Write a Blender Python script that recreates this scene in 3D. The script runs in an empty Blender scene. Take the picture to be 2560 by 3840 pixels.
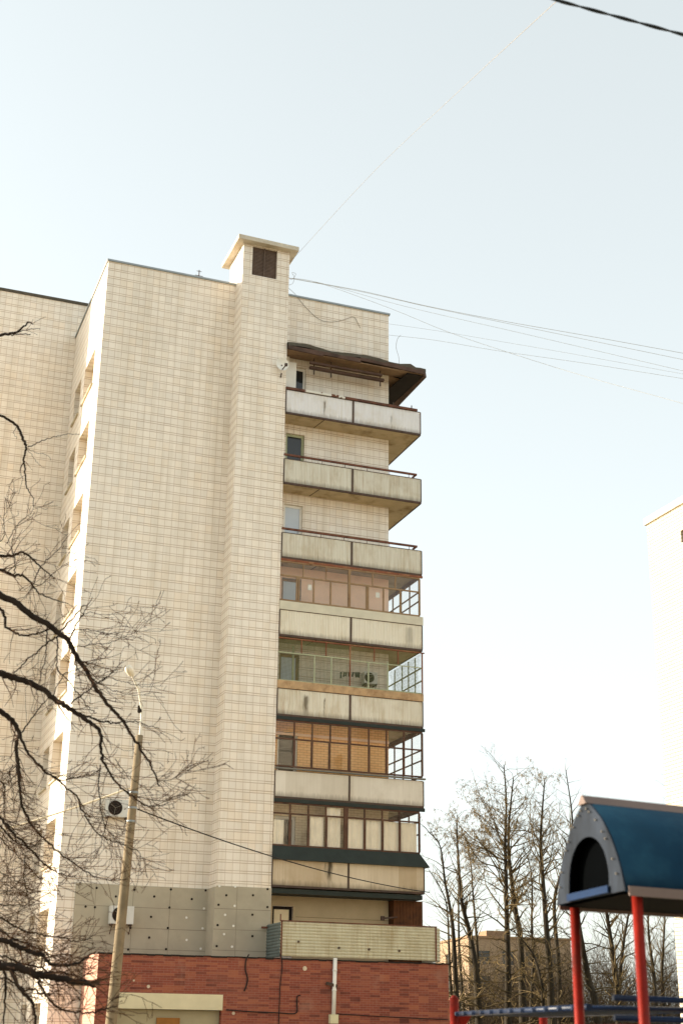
import bpy, math, random
import numpy as np
from mathutils import Vector, Matrix

# ---------------------------------------------------------------- camera
F, PITCH, ROLL = 5231.28, .3603, -.0132          # pixel focal length for a 3840 px tall picture
EYE = Vector((0, 0, 1.6))
cp, sp, cr, sr = math.cos(PITCH), math.sin(PITCH), math.cos(ROLL), math.sin(ROLL)
scene = bpy.context.scene
COL = scene.collection
cam = bpy.data.cameras.new('camera'); camo = bpy.data.objects.new('camera', cam); COL.objects.link(camo)
right0, up0, fwd = Vector((1, 0, 0)), Vector((0, -sp, cp)), Vector((0, cp, sp))
rx, ux = cr * right0 - sr * up0, sr * right0 + cr * up0
mw = Matrix((rx, ux, -fwd)).transposed().to_4x4(); mw.translation = EYE
camo.matrix_world = mw
cam.sensor_fit = 'VERTICAL'; cam.sensor_height = 36; cam.lens = F / 3840 * 36
cam.clip_start = .1; cam.clip_end = 3000
cam.dof.use_dof = True; cam.dof.focus_distance = 50; cam.dof.aperture_fstop = 2.2
scene.camera = camo

# building frame: u along the front, v into the block
PSI = .3539
AX, AY = -8.7036, 44.9537
U = Vector((math.cos(PSI), math.sin(PSI), 0)); V = Vector((-math.sin(PSI), math.cos(PSI), 0))
ORG = Vector((AX, AY, 0))

# ---------------------------------------------------------------- sun and sky
SUN_EL, SUN_OFF = math.radians(13), math.radians(31)
h = -U * math.cos(SUN_OFF) + V * math.sin(SUN_OFF)
S = Vector((h.x * math.cos(SUN_EL), h.y * math.cos(SUN_EL), math.sin(SUN_EL)))
sl = bpy.data.lights.new('sun', 'SUN'); sl.energy = 2.6; sl.angle = math.radians(.5); sl.color = (1, .87, .68)
so = bpy.data.objects.new('sun', sl); COL.objects.link(so); so.rotation_euler = S.to_track_quat('Z', 'Y').to_euler()
so.location = (-60, 20, 60)
world = bpy.data.worlds.new('World'); scene.world = world; world.use_nodes = True
wn = world.node_tree.nodes; wn.clear()
sky = wn.new('ShaderNodeTexSky'); sky.sky_type = 'NISHITA'; sky.sun_disc = False
sky.sun_elevation = SUN_EL; sky.sun_rotation = math.atan2(h.x, h.y)
sky.air_density = 1.0; sky.dust_density = 2.2; sky.ozone_density = 1.0; sky.altitude = 100
hs = wn.new('ShaderNodeHueSaturation'); hs.inputs['Saturation'].default_value = .34
bgn = wn.new('ShaderNodeBackground'); bgn.inputs['Strength'].default_value = .13
wo = wn.new('ShaderNodeOutputWorld')
wl = world.node_tree.links
tint = wn.new('ShaderNodeMix'); tint.data_type = 'RGBA'; tint.blend_type = 'MULTIPLY'; tint.inputs[0].default_value = 1; tint.inputs[7].default_value = (1., 1.01, .97, 1)
wl.new(sky.outputs[0], hs.inputs['Color']); wl.new(hs.outputs[0], tint.inputs[6]); airy = wn.new('ShaderNodeMix'); airy.data_type = 'RGBA'; airy.inputs[0].default_value = .5; airy.inputs[7].default_value = (1.56, 1.70, 1.66, 1)   # even pale colour mixed in to flatten the sky gradient
wl.new(tint.outputs[2], airy.inputs[6]); wl.new(airy.outputs[2], bgn.inputs['Color']); wl.new(bgn.outputs[0], wo.inputs[0])
vs = scene.view_settings
vs.view_transform = 'Standard'; vs.look = 'None'; vs.gamma = 1; vs.exposure = 1.95; vs.use_curve_mapping = False
try:
    scene.cycles.max_bounces = 8; scene.cycles.transparent_max_bounces = 16
except Exception: pass

rnd = random.Random(7)
PI = math.pi

# ---------------------------------------------------------------- pixel -> point helpers (2560 x 3840 picture)
def ray(x, y):
    a, b = (x - 1280) / F, -(y - 1920) / F
    X, up = a * cr + b * sr, -a * sr + b * cr
    return Vector((X, cp - up * sp, sp + up * cp))
def at(x, y, Y):
    r = ray(x, y); return EYE + r * (Y / r.y)
def on_front(x, y, v):                                   # building coordinates on the plane v = const
    r = ray(x, y); t = (v - (EYE - ORG).dot(V)) / r.dot(V); P = EYE + r * t - ORG
    return Vector((P.dot(U), v, P.z))
def bw(u, v, z): return ORG + U * u + V * v + Vector((0, 0, z))

# ---------------------------------------------------------------- mesh builder
class MB:
    def __init__(s): s.v = []; s.f = []; s.smooth = []
    def add(s, vs_, fs, smooth=False):
        b = len(s.v); s.v += [tuple(p) for p in vs_]
        for f in fs: s.f.append(tuple(b + i for i in f)); s.smooth.append(smooth)
        return s
    def box(s, x0, x1, y0, y1, z0, z1):
        if x0 > x1: x0, x1 = x1, x0
        if y0 > y1: y0, y1 = y1, y0
        if z0 > z1: z0, z1 = z1, z0
        P = [(x0,y0,z0),(x1,y0,z0),(x1,y1,z0),(x0,y1,z0),(x0,y0,z1),(x1,y0,z1),(x1,y1,z1),(x0,y1,z1)]
        return s.add(P, [(3,2,1,0),(4,5,6,7),(0,1,5,4),(1,2,6,5),(2,3,7,6),(3,0,4,7)])
    def hexa(s, P): return s.add(P, [(3,2,1,0),(4,5,6,7),(0,1,5,4),(1,2,6,5),(2,3,7,6),(3,0,4,7)])
    def bar(s, a, b, w, h_, up=(0,0,1)):
        a, b = Vector(a), Vector(b); d = (b - a).normalized(); up = Vector(up)
        if abs(d.dot(up)) > .98: up = Vector((0, 1, 0))
        x = d.cross(up).normalized() * (w / 2); y = x.cross(d).normalized() * (h_ / 2)
        return s.hexa([a-x-y, a+x-y, b+x-y, b-x-y, a-x+y, a+x+y, b+x+y, b-x+y])
    def quad(s, *P): return s.add(P, [tuple(range(len(P)))])
    def tube(s, pts, rad, k=6, caps=True):
        pts = np.array([tuple(p) for p in pts], float); n = len(pts)
        rad = np.full(n, rad) if np.isscalar(rad) else np.array(rad, float)
        V_, F_ = tube_arrays(pts, rad, k)
        b = len(s.v); s.v += [tuple(p) for p in V_]; s.f += [tuple(b + i for i in q) for q in F_]; s.smooth += [True] * len(F_)
        if caps:
            s.f.append(tuple(b + i for i in range(k))[::-1]); s.f.append(tuple(b + (n-1)*k + i for i in range(k))); s.smooth += [False, False]
        return s
    def cyl(s, c, r, h_, k=16, axis='z', r2=None):
        c = Vector(c); d = {'z': Vector((0,0,1)), 'y': Vector((0,1,0)), 'x': Vector((1,0,0))}[axis] * h_
        return s.tube([c, c + d], [r, r if r2 is None else r2], k)
    def build(s, name, mat, parent=None):
        me = bpy.data.meshes.new(name); me.from_pydata(s.v, [], s.f); 
        if any(s.smooth): me.polygons.foreach_set('use_smooth', s.smooth)
        me.materials.append(mat)
        uv = me.uv_layers.new(name='UVMap')
        n = len(me.loops)
        co = np.empty(len(me.vertices)*3); me.vertices.foreach_get('co', co); co = co.reshape(-1, 3)
        li = np.empty(n, int); me.loops.foreach_get('vertex_index', li)
        nm = np.empty(len(me.polygons)*3); me.polygons.foreach_get('normal', nm); nm = np.abs(nm.reshape(-1, 3))
        tot = np.empty(len(me.polygons), int); me.polygons.foreach_get('loop_total', tot)
        nl = np.repeat(nm, tot, axis=0); c = co[li]
        u = np.where(nl[:,2] > .7, c[:,0], np.where(nl[:,0] > nl[:,1], c[:,1], c[:,0]))
        w = np.where(nl[:,2] > .7, c[:,1], c[:,2])
        uv.data.foreach_set('uv', np.stack([u, w], 1).ravel())
        me.update()
        o = bpy.data.objects.new(name, me); COL.objects.link(o)
        if parent: o.parent = parent
        return o

def tube_arrays(pts, rad, k):
    n = len(pts)
    t = np.gradient(pts, axis=0); t /= np.linalg.norm(t, axis=1)[:, None] + 1e-9
    ref = np.array([.31, .22, .92]); 
    if abs(t.mean(0) @ ref) > .85 * np.linalg.norm(t.mean(0)): ref = np.array([.9, -.3, .1])
    a = np.cross(t, ref); a /= np.linalg.norm(a, axis=1)[:, None] + 1e-9
    b = np.cross(t, a)
    ang = np.arange(k) * 2 * np.pi / k
    V_ = pts[:, None, :] + rad[:, None, None] * (a[:, None, :] * np.cos(ang)[None, :, None] + b[:, None, :] * np.sin(ang)[None, :, None])
    i = np.arange(n - 1)[:, None] * k; j = np.arange(k)[None, :]; j2 = (j + 1) % k
    F_ = np.stack([i + j, i + j2, i + k + j2, i + k + j], -1).reshape(-1, 4)
    return V_.reshape(-1, 3), F_

def tubes_object(name, polys, mat, parent=None, kf=None):
    Vs, Fs, b = [], [], 0
    for pts, rad in polys:
        k = kf or (8 if rad[0] > .06 else 5 if rad[0] > .02 else 3)
        v, f = tube_arrays(np.array(pts, float), np.array(rad, float), k)
        Vs.append(v); Fs.append(f + b); b += len(v)
    Vv, Ff = np.concatenate(Vs), np.concatenate(Fs)
    me = bpy.data.meshes.new(name)
    me.vertices.add(len(Vv)); me.vertices.foreach_set('co', Vv.ravel())
    me.loops.add(len(Ff) * 4); me.loops.foreach_set('vertex_index', Ff.ravel().astype(np.int32))
    me.polygons.add(len(Ff)); me.polygons.foreach_set('loop_start', np.arange(len(Ff)) * 4); me.polygons.foreach_set('loop_total', np.full(len(Ff), 4))
    me.polygons.foreach_set('use_smooth', np.ones(len(Ff), bool))
    me.update(calc_edges=True); me.validate(); me.materials.append(mat)
    o = bpy.data.objects.new(name, me); COL.objects.link(o)
    if parent: o.parent = parent
    return o

def tag(o, label=None, cat=None, group=None, kind=None):
    if label: o['label'] = label
    if cat: o['category'] = cat
    if group: o['group'] = group
    if kind: o['kind'] = kind
    return o
def empty(name, loc, rz=0, label=None, cat=None, group=None):
    o = bpy.data.objects.new(name, None); COL.objects.link(o); o.location = loc; o.rotation_euler = (0, 0, rz)
    return tag(o, label, cat, group)

# ---------------------------------------------------------------- materials
def lin(r, g, b):
    f = lambda c: (c/255/12.92 if c/255 <= .04045 else ((c/255+.055)/1.055)**2.4)
    return (f(r), f(g), f(b), 1)
class NT:
    def __init__(s, name):
        s.m = bpy.data.materials.new(name); s.m.use_nodes = True; s.t = s.m.node_tree; s.t.nodes.clear()
        s.out = s.t.nodes.new('ShaderNodeOutputMaterial')
    def n(s, typ, **kw):
        nd = s.t.nodes.new('ShaderNode' + typ)
        for k_, v_ in kw.items():
            setattr(nd, k_, v_)
        return nd
    def set(s, sock, val):
        if hasattr(val, 'links') or isinstance(val, bpy.types.NodeSocket): s.t.links.new(val, sock)
        else: sock.default_value = val
    def math(s, op, a, b=None, c=None, clamp=False):
        nd = s.n('Math', operation=op, use_clamp=clamp); s.set(nd.inputs[0], a)
        if b is not None: s.set(nd.inputs[1], b)
        if c is not None: s.set(nd.inputs[2], c)
        return nd.outputs[0]
    def mix(s, fac, a, b, mode='MIX'):
        nd = s.n('Mix', data_type='RGBA', blend_type=mode); s.set(nd.inputs[0], fac); s.set(nd.inputs[6], a); s.set(nd.inputs[7], b); return nd.outputs[2]
    def uv(s): return s.n('UVMap').outputs[0]
    def obj(s): return s.n('TexCoord').outputs['Object']
    def sep(s, v): nd = s.n('SeparateXYZ'); s.set(nd.inputs[0], v); return nd.outputs
    def comb(s, x, y, z=0.): nd = s.n('CombineXYZ'); s.set(nd.inputs[0], x); s.set(nd.inputs[1], y); s.set(nd.inputs[2], z); return nd.outputs[0]
    def noise(s, vec, scale, detail=3, rough=.55):
        nd = s.n('TexNoise'); s.set(nd.inputs['Vector'], vec); nd.inputs['Scale'].default_value = scale; nd.inputs['Detail'].default_value = detail; nd.inputs['Roughness'].default_value = rough; return nd.outputs[0]
    def white(s, vec): nd = s.n('TexWhiteNoise', noise_dimensions='3D'); s.set(nd.inputs['Vector'], vec); return nd.outputs['Value']
    def rng(s, x, a, b, c=0., d=1.):
        nd = s.n('MapRange'); nd.clamp = True; s.set(nd.inputs[0], x)
        for i, q in enumerate((a, b, c, d)): s.set(nd.inputs[1+i], q)
        return nd.outputs[0]
    def scale(s, vec, x, y, z=1.): nd = s.n('Mapping'); s.set(nd.inputs[0], vec); nd.inputs['Scale'].default_value = (x, y, z); return nd.outputs[0]
    def bump(s, hgt, dist=.01, st=.5): nd = s.n('Bump'); s.set(nd.inputs['Height'], hgt); nd.inputs['Distance'].default_value = dist; nd.inputs['Strength'].default_value = st; return nd.outputs[0]
    def fin(s, col, rough=.85, spec=.25, metal=0., normal=None):
        p = s.n('BsdfPrincipled'); s.set(p.inputs['Base Color'], col); s.set(p.inputs['Roughness'], rough); s.set(p.inputs['Metallic'], metal)
        p.inputs['Specular IOR Level'].default_value = spec
        if normal is not None: s.set(p.inputs['Normal'], normal)
        s.t.links.new(p.outputs[0], s.out.inputs[0]); return s.m

def m_plain(name, c, rough=.8, var=.18, sc=3., spec=.25, metal=0., dirt=None, dsc=1.2):
    t = NT(name); o = t.obj(); nz = t.noise(o, sc, 5)
    k = t.rng(nz, .25, .75, 1 - var, 1 + var)
    col = t.mix(1., c, t.comb(k, k, k), 'MULTIPLY')
    if dirt: col = t.mix(t.rng(t.noise(o, dsc, 6, .65), .5, .72), col, dirt)
    return t.fin(col, rough, spec, metal, t.bump(t.noise(o, sc * 12, 3), .004, .3))

def m_tile(name, base, joint, tan, pw=.245, ph=.325, band=.075):
    t = NT(name); uv = t.uv(); x, y, _ = t.sep(uv)
    wob = t.noise(uv, 1.1, 2); y = t.math('ADD', y, t.math('MULTIPLY', t.math('SUBTRACT', wob, .5), .03))
    fx = t.math('FRACT', t.math('DIVIDE', x, pw)); fy = t.math('FRACT', t.math('DIVIDE', y, ph))
    ix = t.math('FLOOR', t.math('DIVIDE', x, pw)); iy = t.math('FLOOR', t.math('DIVIDE', y, ph))
    cell = t.white(t.comb(ix, iy, 3.)); cell2 = t.white(t.comb(ix, iy, 9.))
    dx = t.math('MULTIPLY', t.math('MINIMUM', fx, t.math('SUBTRACT', 1., fx)), pw)
    dy0 = t.math('MULTIPLY', t.math('MINIMUM', fy, t.math('SUBTRACT', 1., fy)), ph)
    dy1 = t.math('MULTIPLY', t.math('ABSOLUTE', t.math('SUBTRACT', fy, band/ph)), ph)
    lx = t.rng(dx, .004, .014, 1., 0.); ly = t.rng(t.math('MINIMUM', dy0, dy1), .004, .014, 1., 0.)
    sx = t.rng(t.noise(t.comb(ix, t.math('MULTIPLY', iy, .35)), 1.7, 2), .36, .66, .28, .52)
    sy = t.rng(t.noise(t.comb(t.math('MULTIPLY', ix, .12), iy, 7.), 1.9, 2), .36, .64, .55, .9)
    line = t.math('MAXIMUM', t.math('MULTIPLY', lx, sx), t.math('MULTIPLY', ly, sy))
    k = t.rng(cell, 0, 1, .93, 1.03)
    col = t.mix(1., base, t.comb(k, k, k), 'MULTIPLY')
    big = t.rng(t.noise(uv, .55, 3), .42, .7, 0., .3)
    col = t.mix(t.math('MULTIPLY', t.math('GREATER_THAN', cell2, .72), t.math('ADD', big, .12)), col, tan)
    col = t.mix(t.math('MULTIPLY', big, .45), col, tan)
    streak = t.rng(t.noise(t.scale(uv, 2.2, .12), 1.6, 5), .46, .8, 0., .36)
    col = t.mix(streak, col, lin(186, 170, 142))
    damp = t.rng(t.noise(t.scale(uv, .5, .22), 1., 5, .6), .52, .74, 0., .3)
    col = t.mix(damp, col, lin(200, 188, 166))
    col = t.mix(line, col, joint)
    return t.fin(col, t.rng(cell, 0, 1, .42, .62), .3, 0., t.bump(t.math('SUBTRACT', 1., line), .006, .4))

def m_brick(name, c1, c2, mortar, bw_=.25, bh=.077, ms=.012, patch=None, bump=.5, lighten=None):
    t = NT(name); uv = t.uv(); b = t.n('TexBrick'); t.set(b.inputs['Vector'], uv)
    b.inputs['Color1'].default_value = c1; b.inputs['Color2'].default_value = c2; b.inputs['Mortar'].default_value = mortar
    b.inputs['Scale'].default_value = 1; b.inputs['Brick Width'].default_value = bw_; b.inputs['Row Height'].default_value = bh
    b.inputs['Mortar Size'].default_value = ms / 2; b.inputs['Mortar Smooth'].default_value = .2; b.inputs['Bias'].default_value = -.1
    col = b.outputs[0]
    x, y, _ = t.sep(uv)
    if patch:
        cell = t.white(t.comb(t.math('FLOOR', t.math('DIVIDE', x, bw_ * 1.5)), t.math('FLOOR', t.math('DIVIDE', y, bh)), 2.))
        nz = t.noise(t.scale(uv, 1., 1.6), .8, 4)
        col = t.mix(t.math('MULTIPLY', t.math('GREATER_THAN', cell, .7), t.rng(nz, .35, .65, .2, .8)), col, patch[0])
        col = t.mix(t.math('MULTIPLY', t.math('LESS_THAN', cell, .16), t.rng(nz, .3, .6, .9, .2)), col, patch[1])
        col = t.mix(t.rng(t.noise(uv, .5, 5), .5, .75, 0., .45), col, patch[2])
    if lighten: col = t.mix(t.rng(t.noise(uv, 1.3, 6), .58, .78, 0., .5), col, lighten)
    return t.fin(col, .9, .15, 0., t.bump(b.outputs['Fac'], -.008, bump))

def m_panel(name, base, streak, dirt, z0, z1, sheet=0., amt=.6, rust=.0, spots=()):
    """asbestos-cement or painted sheet with run-off streaks and grime along its foot"""
    t = NT(name); uv = t.uv(); x, y, _ = t.sep(uv)
    col = base
    if sheet:
        wn_ = t.white(t.comb(t.math('FLOOR', t.math('DIVIDE', t.math('ADD', x, t.math('MULTIPLY', t.noise(t.comb(x, 0.), 1.3, 0), .8)), sheet)), 4., 1.))
        col = t.mix(t.rng(wn_, 0, 1, 0., .75), col, streak)
    s1 = t.rng(t.noise(t.comb(t.math('MULTIPLY', x, 9.), t.math('MULTIPLY', y, .35), 1.), 1.5, 4, .7), .40, .68, 0., amt)
    s2 = t.rng(t.noise(t.comb(t.math('MULTIPLY', x, 1.2), t.math('MULTIPLY', y, .5), 5.), 1., 3), .35, .7, .25, 1.)
    col = t.mix(t.math('MULTIPLY', s1, s2), col, streak)
    if rust:
        r1 = t.rng(t.noise(t.comb(t.math('MULTIPLY', x, 6.), t.math('MULTIPLY', y, .5), 8.), 1.1, 3, .7), .62, .72, 0., rust)
        col = t.mix(r1, col, lin(150, 96, 40))
    blot = t.rng(t.noise(t.scale(uv, 1., .7), 1.4, 5, .6), .5, .72, 0., .45)
    col = t.mix(blot, col, streak)
    for (su, sw, sb, st_, sa) in spots:
        wv = t.math('MULTIPLY', t.math('SUBTRACT', t.noise(t.comb(t.math('MULTIPLY', x, 14.), t.math('MULTIPLY', y, 3.), su), 1., 3), .5), .16)
        mx_ = t.rng(t.math('ABSOLUTE', t.math('ADD', t.math('SUBTRACT', x, su), wv)), sw*.25, sw, 1., 0.)
        mz_ = t.math('MULTIPLY', t.rng(t.math('ADD', y, wv), sb, sb+.35), t.rng(t.math('ADD', y, wv), st_-.1, st_, 1., 0.))
        col = t.mix(t.math('MULTIPLY', t.math('MULTIPLY', mx_, mz_), sa), col, dirt)
    foot = t.rng(t.math('ADD', y, t.math('MULTIPLY', t.noise(t.comb(t.math('MULTIPLY', x, 8.), y, 2.), 2., 3), .25)), z0 + .1, z0 + .36, .75, 0.)
    col = t.mix(foot, col, dirt)
    return t.fin(col, .8, .2, 0., t.bump(t.noise(uv, 60, 3), .003, .3))

def m_glass(name, tint=(.93, .95, .95, 1), refl=1.):
    t = NT(name); tr = t.n('BsdfTransparent'); tr.inputs[0].default_value = tint
    gl = t.n('BsdfGlossy'); gl.inputs['Roughness'].default_value = .02
    t.set(gl.inputs['Normal'], t.bump(t.noise(t.obj(), 1.6, 2), .02, .25))
    fr = t.n('Fresnel'); fr.inputs[0].default_value = 1.5
    mx = t.n('MixShader'); t.set(mx.inputs[0], t.math('MULTIPLY', fr.outputs[0], refl)); t.t.links.new(tr.outputs[0], mx.inputs[1]); t.t.links.new(gl.outputs[0], mx.inputs[2])
    t.t.links.new(mx.outputs[0], t.out.inputs[0]); return t.m

def m_metal(name, c, rough, metal=.6, var=.25, c2=None):
    t = NT(name); o = t.obj(); nz = t.noise(o, 2.5, 4)
    col = t.mix(t.rng(nz, .35, .7, 0., var), c, c2 or (c[0]*.5, c[1]*.5, c[2]*.5, 1))
    return t.fin(col, t.rng(t.noise(o, 6, 3), .3, .7, rough * .8, rough * 1.2), .5, metal)

TILE = m_tile('cream_wall_tile', lin(240, 230, 216), lin(156, 120, 74), lin(236, 217, 191))
BRICK = m_brick('red_brick', lin(146, 82, 66), lin(130, 71, 59), lin(150, 106, 89), bw_=.22, bh=.068, patch=(lin(166, 102, 76), lin(92, 55, 49), lin(144, 94, 78)), lighten=lin(170, 128, 108))
WHITE_BRICK = m_brick('white_brick', lin(200, 190, 173), lin(189, 179, 162), lin(96, 70, 44), bh=.1, ms=.012)
ORANGE_BRICK = m_brick('orange_painted_brick', lin(252, 204, 144), lin(248, 194, 132), lin(190, 128, 78), bh=.088, ms=.012)
REFLECT_BRICK = m_brick('beige_reflected_brick', lin(248, 230, 200), lin(242, 222, 190), lin(196, 164, 120), bh=.088, ms=.01)
PINK = m_plain('pink_plaster', lin(251, 216, 190), .9, .06)
CONCRETE = m_plain('concrete', lin(196, 186, 164), .9, .14, 2, dirt=lin(140, 124, 98))
SOFFIT = m_plain('stained_slab', lin(186, 168, 136), .9, .14, 2, dirt=lin(130, 108, 76), dsc=1.6)
CAPCON = m_plain('cap_concrete', lin(200, 190, 172), .9, .1, 2, dirt=lin(164, 146, 116))
GREY = m_plain('grey_insulation', lin(178, 168, 147), .9, .1, 1.2, dirt=lin(164, 155, 136), dsc=.7)
FLASH = m_metal('zinc_flashing', lin(150, 156, 158), .45, .5)
IRON = m_metal('dark_iron', lin(70, 56, 46), .7, .15, .5, lin(96, 62, 44))
RUST = m_plain('rusty_steel', lin(112, 72, 56), .8, .25, 6, dirt=lin(72, 46, 38), dsc=4)
REDFRAME = m_plain('red_brown_paint', lin(130, 78, 54), .7, .25, 5, dirt=lin(160, 120, 84), dsc=3)
BROWNFRAME = m_plain('dark_brown_paint', lin(92, 64, 48), .7, .25, 5, dirt=lin(58, 42, 34), dsc=3)
TANFRAME = m_plain('bare_wood_frame', lin(150, 122, 90), .75, .25, 6, dirt=lin(104, 74, 50), dsc=3)
GREENFRAME = m_plain('pale_green_paint', lin(168, 172, 140), .7, .14, 5)
SILLSTRIP = m_plain('pale_sill_strip', lin(206, 198, 176), .7, .1, 3)
WOODSTRIP = m_plain('weathered_plank', lin(184, 152, 114), .85, .22, 4, dirt=lin(146, 112, 78), dsc=3)
DKGREEN = m_plain('dark_green_sheet', lin(40, 48, 44), .55, .2, 3)
BLACKISH = m_plain('dark_recess', lin(42, 36, 32), .9, .2)
FELT = m_plain('roofing_felt', lin(86, 80, 70), .9, .2, 5)
BOARD = m_plain('brown_board', lin(88, 68, 58), .85, .3, 3, dirt=lin(58, 46, 40), dsc=1.6)
WHITEP = m_plain('white_paint', lin(232, 228, 218), .5, .06)
LOUVRE = m_plain('rusted_mesh', lin(104, 88, 78), .9, .25, 4)
DARKPANE = m_metal('dark_window_glass', (.03, .032, .032, 1), .06, 0.)
PALEPANE = m_metal('pale_window_glass', lin(196, 204, 212), .08, 0., .1)  # opaque pane in an even pale blue-grey
CREAMPANE = m_metal('cream_window_glass', lin(240, 222, 180), .1, 0., .1)
BEIGEPANE = m_metal('beige_window_glass', lin(150, 136, 112), .1, 0., .1)  # beige reflection put into the opaque pane colour
GLASS = m_glass('balcony_glass', (.99, .99, .98, 1), refl=.6)
SIDEGLASS = m_glass('side_glass', (.98, .98, .98, 1), refl=.12)
NET = m_plain('green_net', lin(112, 118, 84), .8, .2)
REFLECT_CURTAIN = m_plain('pale_reflection_curtain', lin(250, 241, 224), .9, .06)
def panes(w): return w

# ---------------------------------------------------------------- ground
g = MB(); g.quad((-900, -300, 0), (900, -300, 0), (900, 1500, 0), (-900, 1500, 0))
tg = NT('ground_soil'); o_ = tg.obj()
gm = tg.fin(tg.mix(tg.rng(tg.noise(o_, .35, 6), .4, .62), lin(146, 133, 106), lin(168, 156, 132)), .95, .1, 0., tg.bump(tg.noise(o_, 4, 5), .05, .5))
tag(g.build('ground', gm), 'bare spring ground with thin dry grass', 'ground', kind='structure')

# ---------------------------------------------------------------- apartment building
D, UL, UR, UW, DP, UB = 6.5265, 4.8793, 6.7058, 11.15, .8852, 12.09
H, ZL = 28.32, 29.86
GB = 2.4                                                    # how far the ground-floor annex stands out
ZB = {9: 22.94, 8: 20.18, 7: 17.36, 6: 14.54, 5: 11.76, 4: 9.0, 3: 6.15}
bld = empty('apartment_building', ORG, PSI, 'nine storey cream tiled apartment block with a stack of corner balconies', 'building')

def wall_holes(mb, P, ax, ay, x0, x1, z0, z1, holes, depth, inn):
    """planar wall with rectangular holes and reveals. P(x,z,d) -> point"""
    xs = sorted({x0, x1, *[q for h_ in holes for q in h_[:2]]}); zs = sorted({z0, z1, *[q for h_ in holes for q in h_[2:4]]})
    for i in range(len(xs)-1):
        for j in range(len(zs)-1):
            cx, cz = (xs[i]+xs[i+1])/2, (zs[j]+zs[j+1])/2
            if any(h_[0] < cx < h_[1] and h_[2] < cz < h_[3] for h_ in holes): continue
            mb.quad(P(xs[i], zs[j], 0), P(xs[i+1], zs[j], 0), P(xs[i+1], zs[j+1], 0), P(xs[i], zs[j+1], 0))
    for a, b, c, e in holes:
        for (p, q) in (((a, c), (b, c)), ((b, c), (b, e)), ((b, e), (a, e)), ((a, e), (a, c))):
            mb.quad(P(p[0], p[1], 0), P(q[0], q[1], 0), P(q[0], q[1], depth), P(p[0], p[1], depth))

front_holes = [(7.05, 7.78, ZB[k] + .25, ZB[k] + 2.4) for k in range(3, 10)] + [(7.05, 7.76, 4.05, 5.62)]
side_holes = []
for k in range(9):
    zt = 25.38 - 2.86 * k
    side_holes += [(1.35, 3.35, zt - 1.46, zt), (4.12, 5.4, zt - 1.46, zt)]
w = MB()
fp = lambda x, z, d: (x, d, z); sdp = lambda y, z, d: (d, y, z)
wall_holes(w, fp, 0, 0, 0, UL, 0, H, [], 0, 0)
wall_holes(w, fp, 0, 0, UR, UW, 0, H, front_holes, .22, 1)
wall_holes(w, sdp, 0, 0, 0, D, 0, H, side_holes, .6, 1)
w.quad((UW, 0, 0), (UW, 14, 0), (UW, 14, H), (UW, 0, H))
w.quad((UW, 14, 0), (0, 14, 0), (0, 14, H), (UW, 14, H))
w.quad((0, 0, H-.45), (UW, 0, H-.45), (UW, 14, H-.45), (0, 14, H-.45))     # roof deck below the parapet
w.quad((UL, 0, 0), (UR, 0, 0), (UR, 0, H), (UL, 0, H))
wall = w.build('wall', TILE, bld)
wg = MB()                                                       # set back wing on the left
L = 5.6
wg.quad((-L, D, 0), (0, D, 0), (0, D, H), (-L, D, H)); wg.quad((-L, D, H), (2.5, D, H), (2.5, D, ZL), (-L, D, ZL)); wg.quad((-L, D, 0), (-L, 16, 0), (-L, 16, ZL), (-L, D, ZL))
wg.quad((2.5, D, H), (2.5, 16, H), (2.5, 16, ZL), (2.5, D, ZL)); wg.quad((-L, 16, 0), (2.5, 16, 0), (2.5, 16, ZL), (-L, 16, ZL)); wg.quad((-L, D, ZL-.02), (2.5, D, ZL-.02), (2.5, 16, ZL-.02), (-L, 16, ZL-.02))
wing = wg.build('wing_wall', TILE, bld)
fl = MB()
fl.box(-.05, UL, -.05, .22, H, H+.07); fl.box(UR, UW+.05, -.05, .22, H, H+.07); fl.box(-.05, .22, .22, D, H, H+.07); fl.box(UW-.2, UW+.05, .22, 14, H, H+.07)
fl.build('parapet_flashing', FLASH, wall)
f2 = MB(); f2.box(-L-.05, 2.55, D-.06, D+.2, ZL, ZL+.11); f2.build('wing_flashing', FELT, wing)
# windows of the left flank and behind the balconies
for (a, b, c, e) in side_holes:
    if c < 2: continue
    f = MB(); x = .54
    f.box(x, x+.06, a, b, c, c+.07); f.box(x, x+.06, a, b, e-.07, e); f.box(x, x+.06, a, a+.07, c+.07, e-.07); f.box(x, x+.06, b-.07, b, c+.07, e-.07); f.box(x, x+.06, (a+b)/2-.04, (a+b)/2+.04, c+.07, e-.07)
    wi = f.build('window', WHITEP, bld)
    p = MB(); p.box(x+.02, x+.035, a+.07, b-.07, c+.07, e-.07); p.build('pane', BEIGEPANE, wi)
    q = MB(); q.box(-.07, .54, a-.06, b+.06, c-.07, c-.01); q.build('sill', CONCRETE, wi)
for i, (a, b, c, e) in enumerate(front_holes):
    f = MB(); y = .1; fr = .09
    f.box(a, b, y, y+.07, e-fr, e); f.box(a, a+fr, y, y+.07, c, e-fr); f.box(b-fr, b, y, y+.07, c, e-fr)
    f.box(a+fr, b-fr, y, y+.07, c, c+fr)
    wi = f.build('window', WHITEP if i in (4, 6, 0, 1) else BLACKISH if i == 7 else GREENFRAME if i == 5 else TANFRAME, bld)
    p = MB(); p.box(a+fr, b-fr, y+.03, y+.045, c+fr, e-fr); p.build('pane', CREAMPANE if i == 7 else PALEPANE if i in (4, 3, 2) else DARKPANE, wi)
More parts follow.
